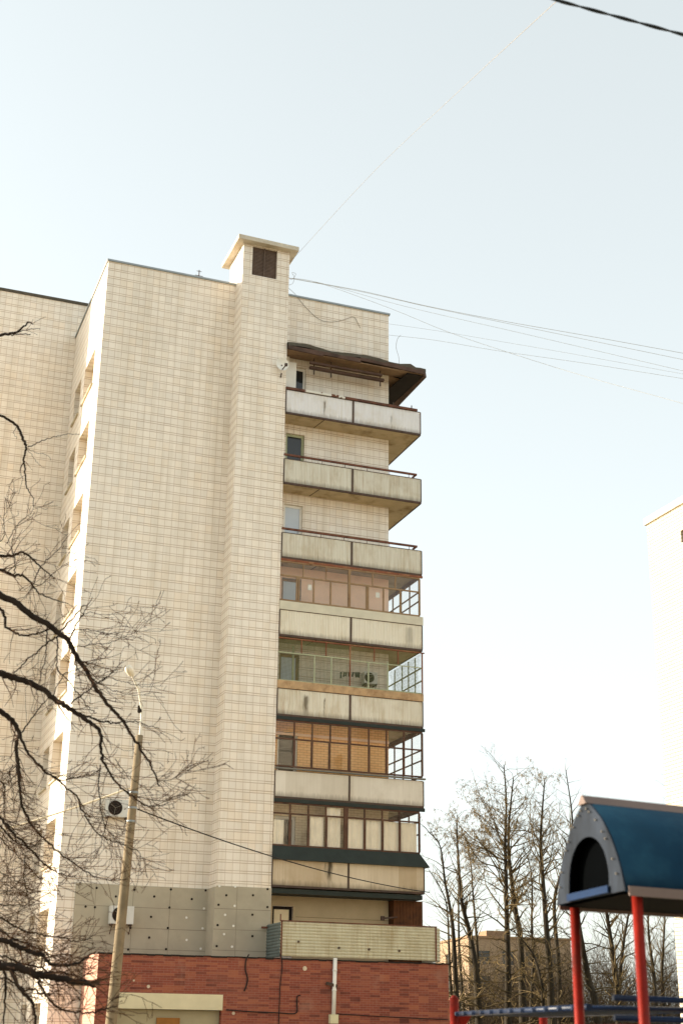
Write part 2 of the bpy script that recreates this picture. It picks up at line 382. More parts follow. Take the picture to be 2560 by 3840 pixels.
# ventilation shaft (the pier running up the front)
sh = MB(); zt = 29.68; v1 = .95
vx0, vx1, vz0 = 5.24, 6.22, 28.40
wall_holes(sh, lambda x, z, d: (x, -DP + d, z), 0, 0, UL, UR, 0, zt, [(vx0, vx1, vz0, zt - .02)], .3, 1)
sh.quad((UL, -DP, 0), (UL, 0, 0), (UL, 0, H), (UL, -DP, H)); sh.quad((UR, -DP, 0), (UR, 0, 0), (UR, 0, H), (UR, -DP, H))
sh.quad((UL, -DP, H), (UL, v1, H), (UL, v1, zt), (UL, -DP, zt)); sh.quad((UR, -DP, H), (UR, v1, H), (UR, v1, zt), (UR, -DP, zt)); sh.quad((UL, v1, H-.45), (UR, v1, H-.45), (UR, v1, zt), (UL, v1, zt))
shaft = sh.build('ventilation_shaft', TILE, bld)
cpb = MB(); cpb.hexa([(4.6,-1.19,zt),(7.0,-1.12,zt),(7.0,1.2,zt),(4.6,1.2,zt),(4.6,-1.19,zt+.17),(7.0,-1.12,zt+.17),(7.0,1.2,zt+.17),(4.6,1.2,zt+.17)])
cpb.build('cap_slab', CAPCON, shaft)
lv = MB(); lv.box(vx0, vx1, -DP+.12, -DP+.16, vz0, zt-.02)
for k in range(21): lv.box(vx0, vx1, -DP+.10, -DP+.12, vz0+.03+k*.06, vz0+.055+k*.06)
lv.box((vx0+vx1)/2-.02, (vx0+vx1)/2+.02, -DP+.05, -DP+.07, vz0, zt-.02)
lv.build('vent_grille', LOUVRE, shaft)
# grey insulation boards round the foot of the wall
ins = MB(); z0, z1 = 3.0, 6.05
ins.box(.57, UL-.055, -.055, -.003, z0, z1); ins.box(UL-.055, UL-.003, -DP-.055, -.003, z0, z1); ins.box(UL-.003, UR+.0, -DP-.055, -DP-.003, z0, z1+.03)
insul = ins.build('insulation_board', GREY, bld)
jt = MB()
for z in (4.12, 4.75, 5.38): jt.box(.57, UL-.056, -.058, -.0555, z-.008, z+.008); jt.box(UL-.056, UR-.01, -DP-.058, -DP-.0555, z-.008, z+.008)
for u in (1.2, 2.4, 3.6): jt.box(u-.007, u+.007, -.058, -.0555, z0, z1)
jt.box(5.55, 5.564, -DP-.058, -DP-.0555, z0, z1)
jt.build('board_joint', m_plain('joint_grey', lin(138, 130, 114)), insul)  # thin darker grey strips along the board seams
R5 = lambda x, y: (250 + x/1.742, 3200 + y/1.742)
for (x, y, L_, pl) in [(197,226,0,0),(443,238,0,0),(682,236,0,0),(908,242,0,0),(323,282,0,0),(573,282,0,0),(818,299,0,0),(125,348,0,0),(186,352,0,0),(430,354,0,0),(672,354,0,0),(897,360,1,0),(552,415,0,0),(783,420,1,0),(418,487,0,0),(662,488,0,0),(888,490,1,0),(540,550,0,0),(784,566,1,0),(403,628,0,0),(650,626,0,0),(876,623,1,0),
    (998,214,1,1),(1101,218,1,1),(1312,234,0,1),(1043,274,0,1),(1217,274,0,1),(992,336,0,1),(1097,343,1,1),(1311,351,0,1),(1035,402,1,1),(1213,401,0,1),(986,469,0,1),(1089,474,1,1),(1028,528,1,1),(1213,541,0,1),(980,606,0,1),(1080,610,1,1)]:
    P = on_front(*R5(x, y), -DP-.056 if pl else -.056)
    MB().tube([(P.x, P.y+.003, P.z), (P.x, P.y-.012, P.z)], .038, 8).build('anchor_plate', WHITEP if L_ else BLACKISH, insul)

# ---- balconies
def corr_v(mb, u0, u1, v, z0, z1, pitch=.06, amp=.007):          # sheet with upright ribs
    n = max(2, int((u1-u0)/pitch*6)); P = []
    for i in range(n+1):
        u = u0 + (u1-u0)*i/n; y = v + amp*math.sin((u-u0)/pitch*2*PI); P += [(u, y, z0), (u, y, z1)]
    mb.add(P, [(2*i, 2*i+2, 2*i+3, 2*i+1) for i in range(n)], True)
VE = 3.0
def balcony(k, mat, zb, zt, ribs=True):
    sl_ = MB(); sl_.box(UR+.002, UB-.03, -DP+.03, -.003, zb-.005, zb+.15); sl_.box(UW+.003, UB-.03, -.003, VE, zb-.005, zb+.15)
    bal = sl_.build('balcony', SOFFIT, bld)
    # dark joint between the two floor planks, seen from below
    j = MB(); x = 8.12 if k % 2 else 8.0
    j.bar((x+.12, -DP+.05, zb-.008), (x, -.02, zb-.008), .035, .006); j.build('slab_joint', IRON, bal)
    um = 9.36
    p = MB()
    for a, b in ((UR+.02, um-.03), (um+.03, UB-.02)):
        if ribs: corr_v(p, a, b, -DP, zb+.05, zt)
        else: p.box(a, b, -DP-.008, -DP+.008, zb+.05, zt)
    p.box(UB-.012, UB+.0, -DP+.03, VE, zb+.05, zt)
    p.build('parapet_panel', mat, bal)
    f = MB(); f.box(UR+.004, UB, -DP-.03, -DP+.03, zb-.02, zb+.05); f.box(UB-.03, UB+.01, -DP+.03, VE, zb-.02, zb+.05)
    f.box(um-.03, um+.03, -DP-.03, -DP+.02, zb+.05, zt); f.box(UB-.02, UB+.012, -DP-.03, -DP+.03, zb+.05, zt); f.box(UR+.004, UR+.03, -DP-.03, -DP+.02, zb+.05, zt)
    f.box(UR+.03, UB-.02, -DP-.018, -DP+.018, zt, zt+.018)
    f.build('parapet_frame', IRON, bal)
    return bal
def rail(bal, z, u1=11.92):
    r = MB(); r.box(UR+.01, u1, -DP-.03, -DP+.03, z-.035, z+.035); r.bar((u1-.03, -DP+.03, z), (u1-.03, -DP+.34, z), .05, .06)
    for u in (7.3, 8.18, 9.06, 9.94, 10.82, 11.6): r.box(u-.008, u+.008, -DP-.008, -DP+.008, z-.16, z-.035)
    r.build('handrail', RUST, bal)
def back_wall(bal, k, mat, zb):
    w_ = MB(); hole = front_holes[k-3]
    x0, x1, z0, z1 = UR+.003, UW-.004, zb+.16, ZB.get(k+1, 25.7)-.01
    a, b, c, e = hole; e = min(e, z1-.05)
    w_.box(x0, a, -.02, -.004, z0, z1); w_.box(b, x1, -.02, -.004, z0, z1); w_.box(a, b, -.02, -.004, e, z1)
    w_.build('back_wall', mat, bal)
def glazing(bal, z0, zm, z1, low, top, main, mat, mainmat, u1, mullion=.05, v=-DP, inset=0., ve=2.3, glassmat=None, thickmain=.09):
    f = MB(); v0, v1_ = v-.025, v+.025
    f.box(UR+.006, u1, v0, v1_, z0, z0+.05); f.box(UR+.006, u1, v0, v1_, z1-.05, z1)
    f.box(UR+.006, u1, v0+.004, v1_-.004, zm-.025, zm+.025)
    for u in low: f.box(u-mullion/2, u+mullion/2, v0+.002, v1_-.002, z0+.05, zm-.025)
    for u in top: f.box(u-mullion*.36, u+mullion*.36, v0+.006, v1_-.006, zm+.025, z1-.05)
    # right hand return
    x = u1
    ys = [v+.07, v+.85, v+1.65, v+2.45, ve]
    f.box(x-.05, x-.002, v1_, ve, z0+.003, z0+.05); f.box(x-.05, x-.002, v1_, ve, z1-.05, z1-.003); f.box(x-.048, x-.004, v1_, ve, zm-.02, zm+.02)
    f.box(x-.048, x-.004, v1_, ve, (z0+zm)/2+.1, (z0+zm)/2+.14)
    for y in ys[1:]: f.box(x-.047, x-.006, y-.025, y+.025, z0+.05, z1-.05)
    zc = z1 + .15
    f.box(x-.052, x, v1_+.01, ve+.3, z1-.001, zc)
    fr = f.build('glazing_frame', mat, bal)
    m_ = MB(); m_.box(main-thickmain/2, main+thickmain/2, v0-.01, v1_+.01, z0+.052, z1-.052); m_.build('middle_post', mainmat, bal)
    m_ = MB(); m_.box(u1-.04, u1+.02, v0-.01, v1_+.01, z0+.052, z1-.052)
    m_.build('corner_post', mainmat, bal)
    gl = MB(); gl.box(UR+.02, u1-.04, v-.003, v+.003, z0+.05, z1-.05); gl.build('glass', glassmat or GLASS, bal)
    gl = MB(); gl.box(x-.03, x-.024, v1_+.01, ve, z0+.05, z1-.05); gl.build('side_glass', SIDEGLASS, bal)
    return fr

pm = lambda k, base, st, sheet=0., amt=.6, rust=0., dirt=lin(88, 74, 50), spots=(): m_panel('parapet_sheet', base, st, dirt, ZB[k], 0, sheet, amt, rust, spots)
# ninth floor: open, rusty capping
b9 = balcony(9, pm(9, lin(228, 226, 226), lin(190, 176, 150), amt=.45, spots=((8.22, .07, 23.05, 23.7, .75), (10.9, .05, 23.0, 23.6, .4))), ZB[9], 23.88)
c = MB()
for (a, b, z) in ((UR+.006, 7.45, 23.9), (7.45, 8.75, 23.905), (8.75, 10.2, 23.9), (10.2, 11.95, 23.895)):
    c.hexa([(a,-DP-.06,z),(b,-DP-.06,z),(b,-DP+.18,z+.03),(a,-DP+.18,z+.03),(a,-DP-.06,z+.09),(b,-DP-.06,z+.09),(b,-DP+.18,z+.15),(a,-DP+.18,z+.15)])
tc = NT('peeling_cap'); ob = tc.obj(); X_, Y_, Z_ = tc.sep(ob)
nn = tc.noise(ob, 3.2, 5)
cc = tc.mix(tc.rng(nn, .4, .62), lin(112, 74, 58), lin(84, 58, 50))
wmask = tc.math('MULTIPLY', tc.rng(X_, 7.42, 7.5), tc.rng(X_, 9.2, 9.25, 1., 0.))
cc = tc.mix(tc.math('MULTIPLY', wmask, tc.math('GREATER_THAN', tc.math('ADD', nn, tc.rng(X_, 7.4, 9.3, .32, -.02)), .6)), cc, lin(216, 212, 200))
c.build('parapet_capping', tc.fin(cc, .8, .2), b9)
st = MB()
for u in (11.0, 11.75): st.box(u-.015, u+.015, -DP+.03, -DP+.06, 24.0, 24.14)
st.build('rail_stub', IRON, b9)
pt = MB(); pt.box(UR+.01, 7.28, -.32, -.28, ZB[9]+.15, 25.35); pt.box(UR+.01, 7.0, -.32, -.28, 25.35, 25.55); pt.build('white_screen', WHITEP, b9)
# awning over it
aw = MB(); n = 26; top = []; P = []
for i in range(n+1):
    u = UR+.008 + (12.28-UR)*i/n
    sag = .012*math.sin(i*.9)+.014*math.sin(i*2.3)
    zf = 25.70 + .05*math.sin(i*.55) - (.12 if i > n-3 else 0); 
    P += [(u, -DP-.12, zf-.05), (u, -DP-.12+.02*math.sin(i), zf+.09+sag*.5), (u, .4, 26.12+sag)]
aw.add(P, [q for i in range(n) for q in ((3*i, 3*i+3, 3*i+4, 3*i+1), (3*i+1, 3*i+4, 3*i+5, 3*i+2))])
Pb = [(UW+.01, .4, 26.12), (12.28, .4, 26.08), (12.28, 2.2, 25.9), (UW+.01, 2.2, 25.95)]
aw.quad(*Pb); aw.quad((12.28,-DP-.12,25.6),(12.3,.4,25.66),(12.3,.4,26.08),(12.28,-DP-.12,25.72)); aw.quad((12.3,.4,25.5),(12.3,2.2,25.4),(12.3,2.2,25.9),(12.3,.4,26.08))
awn = aw.build('balcony_awning', FELT, bld)
un = MB()
un.hexa([(UR+.01,-DP-.06,25.50),(12.2,-DP-.06,25.46),(12.2,-.03,25.66),(UR+.01,-.03,25.66),(UR+.01,-DP-.06,25.54),(12.2,-DP-.06,25.50),(12.2,-.03,25.7),(UR+.01,-.03,25.7)])
un.hexa([(UW+.02,-.03,25.64),(12.2,-.03,25.44),(12.2,2.0,25.44),(UW+.02,2.0,25.64),(UW+.02,-.03,25.68),(12.2,-.03,25.48),(12.2,2.0,25.48),(UW+.02,2.0,25.68)])
un.build('awning_boards', m_plain('old_boards', lin(142, 116, 90), .9, .2, 3, dirt=lin(92, 70, 54)), awn)
fa = MB()
segs = [(UR+.01, 8.1, 25.44, 25.66), (8.1, 9.6, 25.46, 25.66), (9.6, 11.15, 25.50, 25.70), (11.15, 12.2, 25.44, 25.66)]
for a, b, z0, z1 in segs: fa.hexa([(a,-DP-.13,z0+.07),(b,-DP-.13,z0+.02),(b,-DP-.08,z0+.02),(a,-DP-.08,z0+.07),(a,-DP-.12,z1),(b,-DP-.12,z1),(b,-DP-.07,z1),(a,-DP-.07,z1)])
fa.hexa([(12.2,-DP-.12,25.4),(12.34,-DP-.05,25.4),(12.3,2.1,25.32),(12.0,2.1,25.32),(12.2,-DP-.12,25.66),(12.3,-DP-.05,25.66),(12.28,2.1,25.66),(12.0,2.1,25.66)])
fa.build('fascia', BOARD, awn)
ir = MB(); ir.hexa([(11.55,-DP-.02,25.42),(12.15,-DP-.02,25.40),(12.15,2.05,25.34),(11.2,2.05,25.34),(11.55,-DP-.02,25.45),(12.15,-DP-.02,25.43),(12.15,2.05,25.37),(11.2,2.05,25.37)]); ir.build('side_boards', BLACKISH, awn)
hb = MB(); hb.box(7.75, 10.75, -.55, -.42, 25.12, 25.22); hb.box(7.7, 10.6, -.72, -.6, 25.24, 25.32); hb.build('hanging_board', BOARD, awn)
hk = MB()
for u in (7.92, 8.6, 10.6):
    hk.box(u-.02, u+.02, -.52, -.48, 24.9, 25.12); hk.box(u-.015, u+.015, -.5, -.47, 25.22, 25.6)
hk.build('hook', IRON, awn)
# eighth and seventh: open with handrails
b8 = balcony(8, pm(8, lin(214, 209, 194), lin(158, 134, 94), amt=.7, rust=.25), ZB[8], 21.13); rail(b8, 21.30)
b7 = balcony(7, pm(7, lin(214, 208, 192), lin(160, 136, 96), amt=.7, rust=.2), ZB[7], 18.30); rail(b7, 18.46)
# sixth: pink room behind tan frames
b6 = balcony(6, pm(6, lin(228, 220, 202), lin(196, 180, 148), amt=.5, spots=((11.6, .2, 14.5, 15.4, .4),)), ZB[6], 15.46)
s6 = MB(); s6.box(UR+.006, UB+.03, -DP-.035, -DP+.02, 15.48, 15.79); s6.build('sill_board', SILLSTRIP, b6)
back_wall(b6, 6, PINK, ZB[6])
glazing(b6, 15.8, 16.72, 17.26, (7.32, 7.4, 7.95, 8.58, 9.94, 10.0, 10.59, 11.24), (7.55, 8.4, 10.17, 11.05), 9.28, TANFRAME, TANFRAME, 12.0)
hd = MB(); hd.box(UR+.006, UB+.02, -DP-.04, -DP+.03, 17.262, 17.335); hd.build('glazing_header', REDFRAME, b6)
nt = MB(); nt.box(7.74, 7.88, -DP+.01, -DP+.014, 16.3, 16.5); nt.box(10.3, 10.45, -DP+.01, -DP+.014, 16.33, 16.52); nt.build('paper_notice', WHITEP, b6)
# fifth: netting in a pale green frame
b5 = balcony(5, pm(5, lin(224, 217, 200), lin(174, 150, 110), amt=.75, rust=.3, spots=((7.75, .13, 11.75, 12.55, .8), (8.42, .03, 11.8, 12.5, .8))), ZB[5], 12.68)
s5 = MB(); s5.box(UR+.006, 9.3, -DP-.04, -DP+.02, 12.70, 12.97); s5.box(9.3, UB+.02, -DP-.037, -DP+.02, 12.70, 12.96); s5.build('sill_plank', WOODSTRIP, b5)
f = MB(); v0, v1_ = -DP-.02, -DP+.02
f.box(UR+.006, 12.08, v0, v1_, 12.97, 13.0); f.box(UR+.006, 9.34, v0, v1_, 13.93, 13.97); f.box(9.34, 12.08, v0+.005, v1_-.005, 13.90, 13.93)
for u in (8.03, 8.65, 10.03): f.box(u-.02, u+.02, v0, v1_, 13.0, 13.93)
f.box(7.32, 7.38, v0+.3, v1_+.3, 13.0, 14.3); f.box(10.74, 10.78, v0, v1_, 13.0, 14.0)
x = 12.08
for z in (12.99, 13.45, 13.92): f.box(x-.04, x, v1_, 2.35, z-.02, z+.02)
for y in (-.3, .3, .9, 1.6, 2.33): f.box(x-.035, x-.004, y-.022, y+.022, 13.01, 14.42)
f.build('glazing_frame', GREENFRAME, b5)
f = MB(); f.box(9.32, 9.36, v0-.005, v1_+.005, 13.0, 14.44); f.box(12.06, 12.1, v0-.005, v1_+.005, 12.97, 14.44)
for u in (7.55, 8.45, 10.25, 11.15): f.box(u-.015, u+.015, v0, v1_, 13.97, 14.44)
f.box(UR+.006, 12.16, v0-.02, v1_, 14.442, 14.475); f.build('corner_post', REDFRAME, b5)
nm = MB()
for k in range(58): u = UR+.03+k*.0455; nm.box(u-.0035, u+.0035, -DP+.028, -DP+.033, 14.12 if k > 14 else 14.0, 14.44)
for k in range(8): nm.box(UR+.03, 9.3, -DP+.027, -DP+.034, 14.08+k*.045, 14.086+k*.045)
for k in range(60): u = 9.4+k*.0455; nm.box(u-.002, u+.002, -DP+.028, -DP+.031, 13.0, 14.44)
for k in range(56): u = UR+.03+k*.0475; nm.box(u-.004, u+.004, -DP+.036, -DP+.039, 13.0, 14.0)
for k in range(32): nm.box(UR+.03, 12.06, -DP+.0395, -DP+.042, 13.02+k*.045, 13.028+k*.045)
for k in range(30): y = -DP+.1+k*.08; nm.bar((12.05, y, 13.0), (12.05, y+.5, 14.44), .004, .004); nm.bar((12.045, y+.5, 13.0), (12.045, y, 14.44), .004, .004)
nm.build('netting', NET, b5)
# fourth: orange brick room, brown frames
b4 = balcony(4, pm(4, lin(232, 224, 210), lin(190, 178, 158), .62, .4), ZB[4], 9.9, ribs=False)
s4 = MB(); s4.box(UR+.006, UB+.06, -DP-.09, -DP+.03, 9.95, 10.0); s4.build('sill_board', m_plain('grey_sill', lin(120, 116, 106)), b4)
back_wall(b4, 4, ORANGE_BRICK, ZB[4])
cor = MB(); cor.box(UR+.003, UW-.005, -.09, -.021, 11.28, 11.36); cor.build('cornice', PINK, b4)
glazing(b4, 10.03, 10.98, 11.62, (7.37, 8.0, 8.63, 10.07, 10.71, 11.36), (7.36, 8.0, 8.65, 10.06, 10.71, 11.37), 9.35, BROWNFRAME, BROWNFRAME, 12.06, .07)
hd = MB(); hd.box(UR+.006, UB+.06, -DP-.05, -DP+.03, 11.625, 11.73); hd.build('glazing_header', DKGREEN, b4)
# third: beige brick back wall standing in for the panes' brick reflection, black-green bands
b3 = balcony(3, pm(3, lin(228, 212, 186), lin(176, 152, 118), .55, .5, dirt=lin(70, 60, 44), spots=((8.7, .12, 6.3, 7.1, .95), (8.55, .05, 6.5, 7.05, .5))), ZB[3], 7.0, ribs=False)
back_wall(b3, 3, REFLECT_BRICK, ZB[3])
a3 = MB(); a3.hexa([(UR+.006,-DP-.16,7.0),(12.24,-DP-.16,7.0),(12.1,VE-1,7.0),(UR+.006,-DP+.05,7.0),(UR+.006,-DP-.05,7.44),(11.92,-DP-.05,7.44),(11.92,VE-1,7.44),(UR+.006,-DP+.05,7.44)])
a3.build('sill_flashing', DKGREEN, b3)
glazing(b3, 7.445, 8.5, 8.86, (7.29, 7.93, 8.56, 9.93, 10.57, 11.2), (7.28, 7.92, 8.54, 9.92, 10.56, 11.18), 9.25, BROWNFRAME, BROWNFRAME, 11.93, .075, thickmain=.15)
hd = MB(); hd.box(UR+.006, UB+.03, -DP-.05, -DP+.03, 8.865, 8.978); hd.build('glazing_header', DKGREEN, b3)
cu = MB()
def reflection_curtain(mb, u0, u1, v, z0, z1):
    n = int((u1-u0)/.03); P = []
    for i in range(n+1):
        u = u0+(u1-u0)*i/n; y = v+.02*math.sin(u*38)+.012*math.sin(u*17); P += [(u, y, z0), (u, y, z1)]
    mb.add(P, [(2*i, 2*i+2, 2*i+3, 2*i+1) for i in range(n)], True)
reflection_curtain(cu, 9.35, 11.85, -DP+.09, 7.2, 8.47); reflection_curtain(cu, 7.98, 8.5, -DP+.1, 7.2, 8.47); reflection_curtain(cu, 8.62, 9.1, -DP+.1, 7.2, 8.8); reflection_curtain(cu, UR+.05, 7.12, -DP+.09, 7.2, 8.3); cu.build('reflection_curtain', REFLECT_CURTAIN, b3)  # curtains added behind the glass to stand in for bright pane reflections
# first balcony: over the annex, behind horizontal cladding
zs2 = 6.13
g2 = MB(); g2.box(UR+.01, UB-.05, -DP+.04, VE, 5.95, 6.10); lowb = g2.build('balcony', DKGREEN, bld)
bwl = MB(); bwl.box(UR+.003, 7.05, -.02, -.004, 3.9, 5.94); bwl.box(7.76, UW-.004, -.02, -.004, 3.9, 5.94); bwl.box(7.05, 7.76, -.02, -.004, 5.63, 5.94); bwl.build('back_wall', m_plain('beige_render', lin(196, 176, 140), .9, .08, 2), lowb)
dj = MB()
for z in (4.9, 5.3): dj.box(7.85, UW-.01, -.026, -.021, z-.008, z+.008)
dj.build('board_joint', m_plain('joint_brown', lin(140, 120, 90)), lowb)
sd = MB()
for k in range(9): 
    u = UW+.03+k*.118; sd.box(u, u+.112, -.4+.004*(k%2), -.36, 3.9, 5.94)
sd.box(UW+.03, UW+.07, -.358, 1.2, 3.9, 5.94)
sd.build('plank_store', m_plain('dark_stained_plank', lin(92, 56, 30), .8, .35, 3, dirt=lin(50, 32, 22), dsc=2), lowb)
bk = MB(); bk.bar((10.75, -.5, 5.33), (11.3, -.42, 5.4), .05, .05); bk.box(10.68, 10.8, -.54, -.46, 5.27, 5.4); bk.build('bracket', IRON, lowb)
cl = MB()
def corr_h(mb, a, b, z0, z1, rows, nrm, amp=.022):
    n = rows*6; P = []
    for i in range(n+1):
        z = z0+(z1-z0)*i/n; o = amp*abs(math.sin(i/6*PI)); 
        P += [(a[0]+nrm[0]*o, a[1]+nrm[1]*o, z), (b[0]+nrm[0]*o, b[1]+nrm[1]*o, z)]
    mb.add(P, [(2*i, 2*i+1, 2*i+3, 2*i+2) for i in range(n)])
gu0, gu1, gz0, gz1 = 6.59, 11.80, 3.93, 4.96
corr_h(cl, (gu0, -GB), (gu1, -GB), gz0, gz1, 11, (0, -1)); 
cs_ = MB(); corr_h(cs_, (gu0, -DP-.06), (gu0, -GB+.02), gz0-.02, gz1-.02, 11, (-1, 0)); cs_.build('cladding_side', m_plain('grey_cladding', lin(98, 106, 100), .8, .2, 3), lowb)
corr_h(cl, (gu1, -GB), (12.15, -GB+.45), gz0, gz1, 11, (.6, -.8)); corr_h(cl, (12.15, -GB+.45), (12.2, 1.5), gz0, gz1, 11, (1, 0))
cl.build('cladding', m_panel('ribbed_cladding', lin(200, 194, 168), lin(150, 128, 88), lin(140, 122, 84), gz0-.3, 0, 0., .7, .45), lowb)
cf = MB(); cf.box(gu0-.02, gu0+.03, -GB-.035, -GB-.024, gz0-.1, gz1+.03); cf.box(gu1-.02, gu1+.03, -GB-.035, -GB-.024, gz0, gz1); cf.box(gu0-.02, gu1+.05, -GB-.03, -GB+.04, gz1, gz1+.03); cf.box(6.38, gu0-.02, -DP-.16, -DP-.12, gz1-.14, gz1-.08); cf.box(gu0-.01, gu0+.02, -GB+.1, -GB+.13, gz1, gz1+.22)
cf.build('cladding_frame', RUST, lowb)
R6 = lambda x, y: (950 + x/1.96, 3200 + y/1.96)
for x, y in ((330, 651), (628, 695), (848, 706), (1070, 718)):
    P = on_front(*R6(x, y), -GB-.02); MB().tube([(P.x, -GB, P.z), (P.x, -GB-.06, P.z)], .035, 8).build('bolt', IRON, lowb)

# ---------------------------------------------------------------- brick annex at the foot
ax0, ax1, az = .97, 12.24, 3.84
ann = empty('brick_annex', bw(ax0, -GB, 0), PSI, 'single storey red brick annex with a concrete lintel, at the foot of the block', 'building')
O = lambda u, v, z: (u-ax0, v+GB, z)
a = MB()
door = (1.55, 4.78, 0, 2.72)
wall_holes(a, lambda x, z, d: O(x, -GB+d, z), 0, 0, ax0, ax1, 0, az, [(door[0], door[1], .02, 2.72)], .3, 1)
a.quad(O(ax1,-GB,0), O(ax1,4,0), O(ax1,4,az), O(ax1,-GB,az)); a.quad(O(ax0,-GB,az-.02), O(ax1,-GB,az-.02), O(ax1,-.06,az-.02), O(ax0,-.06,az-.02))
aw_ = a.build('wall', BRICK, ann)
sw_ = MB(); sw_.quad(O(ax0,-GB,0), O(ax0,-.06,0), O(ax0,-.06,az), O(ax0,-GB,az)); sw_.build('side_wall', m_brick('sunlit_pale_brick', lin(196, 150, 130), lin(184, 136, 116), lin(196, 164, 146)), ann)  # paler brick colour stands in for strong sun on this side
fe = MB()
prev = None
for i in range(46):
    u = ax0-.03+(ax1-ax0+.06)*i/46; u2 = ax0-.03+(ax1-ax0+.06)*(i+1)/46; dz = rnd.uniform(-.03, .01)
    p0 = O(u, -GB-.03, az+dz); p1 = O(u2, -GB+.2, az+.03+dz*.3); fe.box(p0[0], p1[0], p0[1], p1[1], p0[2], p1[2])
fe.build('felt_edge', BLACKISH, ann)
li = MB(); p0, p1 = O(1.55, -GB-.03, 2.32), O(4.8, -GB+.06, 2.76); li.box(p0[0], p1[0], p0[1], p1[1], p0[2], p1[2]); li.build('lintel', m_plain('pale_concrete', lin(214, 202, 168), .9, .1, 2), ann)
dr = MB(); p0, p1 = O(1.56, -GB+.2, .02), O(4.77, -GB+.26, 2.31); dr.box(p0[0], p1[0], p0[1], p1[1], p0[2], p1[2]); dp = dr.build('entrance_panel', m_plain('beige_panel', lin(168, 156, 126), .9, .1, 2), ann)
sg = MB(); P = on_front(250+665/1.742, 3200+1105/1.742, -GB+.17); p0 = O(P.x-.36, -GB+.14, P.z-.8), O(P.x+.34, -GB+.19, P.z+.13); sg.box(p0[0][0], p0[1][0], p0[0][1], p0[1][1], p0[0][2], p0[1][2]); sg.build('door_panel', m_plain('brown_wood', lin(150, 100, 46), .7, .2), dp)
pt = MB(); 
for (x, y, r) in [(1555, 752, .07), (535, 870, .05), (1090, 1045, .05), (440, 830, .03)]:
    P = on_front(250+x/1.742, 3200+y/1.742, -GB-.004); q = O(P.x, -GB-.002, P.z); pt.tube([q, (q[0], q[1]-.006, q[2])], r, 9)
pt.build('mortar_patch', m_plain('pale_mortar', lin(204, 186, 160)), ann)
# drainpipe, cables on the brick
def on_ann(x, y, off=.04): P = on_front(*R6(x, y), -GB-off); return ORG + U*P.x + V*P.y + Vector((0, 0, P.z))
pA, pB = on_ann(608, 770, .1), on_ann(588, 1215, .1)
dpipe = empty('drainpipe', pB, PSI, 'white plastic drainpipe running down the red brick wall', 'drainpipe')
m_ = MB(); dz = pA.z - pB.z
m_.tube([(0,0,.06),(.03,0,dz)], .063, 14); m_.build('pipe', WHITEP, dpipe)
m_ = MB(); m_.box(-.13,.13,-.09,.09,-.14,.12); m_.build('shoe', m_plain('yellowed_plastic', lin(214, 204, 166)), dpipe)
for q in (.45, .78): MB().tube([(.06*q*.5,0,dz*q),(.06*q*.5,0,dz*q+.05)], .075, 14).build('clamp', WHITEP, dpipe)
m_ = MB()
m_.bar((-.25,.02,dz*.58),(.1,-.02,dz*.53),.09,.09); m_.build('strap', IRON, dpipe)
CABLE = m_plain('black_cable', lin(36, 32, 30), .7, .1)
THINB = m_plain('brown_wire', lin(124, 108, 88), .8, .1)
THIN = m_plain('grey_wire', lin(184, 182, 176), .9, .1, spec=0.)
def wire(name, pts, r, mat, label, cat, sag=0., k=6, n=24, group=None):
    P = [Vector(p) for p in pts]
    if len(P) == 2:
        a_, b_ = P; P = [a_.lerp(b_, i/n) - Vector((0, 0, sag*4*(i/n)*(1-i/n))) for i in range(n+1)]
    base = P[0].copy()
    mb = MB(); mb.tube([p-base for p in P], r, k); o = mb.build(name, mat); o.location = base
    return tag(o, label, cat, group)
def smooth(P, n=6):
    P = [Vector(p) for p in P]; P = [P[0]*2-P[1]] + P + [P[-1]*2-P[-2]]; out = []
    for i in range(1, len(P)-2):
        for k in range(n):
            t = k/n; a_, b_, c_, d_ = P[i-1], P[i], P[i+1], P[i+2]
            out.append(.5*((2*b_)+(c_-a_)*t+(2*a_-5*b_+4*c_-d_)*t*t+(3*b_-a_-3*c_+d_)*t**3))
    return out + [P[-2]]
wire('wall_cable', smooth([on_ann(205, 745), on_ann(212, 840), on_ann(198, 960), on_ann(192, 1100), on_ann(186, 1254), on_ann(184, 1400)]), .014, CABLE, 'straight dark cable running the height of the red brick wall', 'cable')
wire('wall_cable', smooth([on_front_w for on_front_w in [ORG+U*q.x+V*q.y+Vector((0,0,q.z)) for q in [on_front(250+x/1.742, 3200+y/1.742, -GB-.04) for x, y in ((1190,660),(1172,700),(1168,760),(1182,820),(1172,870),(1160,900))]]]), .02, CABLE, 'short crooked cable end hanging from the top of the brick wall', 'cable')
wire('wall_cable', smooth([on_ann(-200, 1150), on_ann(0, 1165), on_ann(180, 1172), on_ann(310, 1175), on_ann(320, 1110), on_ann(322, 1055), on_ann(345, 1042)], 8), .018, CABLE, 'thin conduit along the brick wall that turns up to a small box', 'cable')
wire('wall_cable', smooth([on_ann(615, 1180), on_ann(900, 1197), on_ann(1200, 1212), on_ann(1430, 1222)]), .014, CABLE, 'thin dark wire running right across the brick from the drainpipe foot', 'cable')

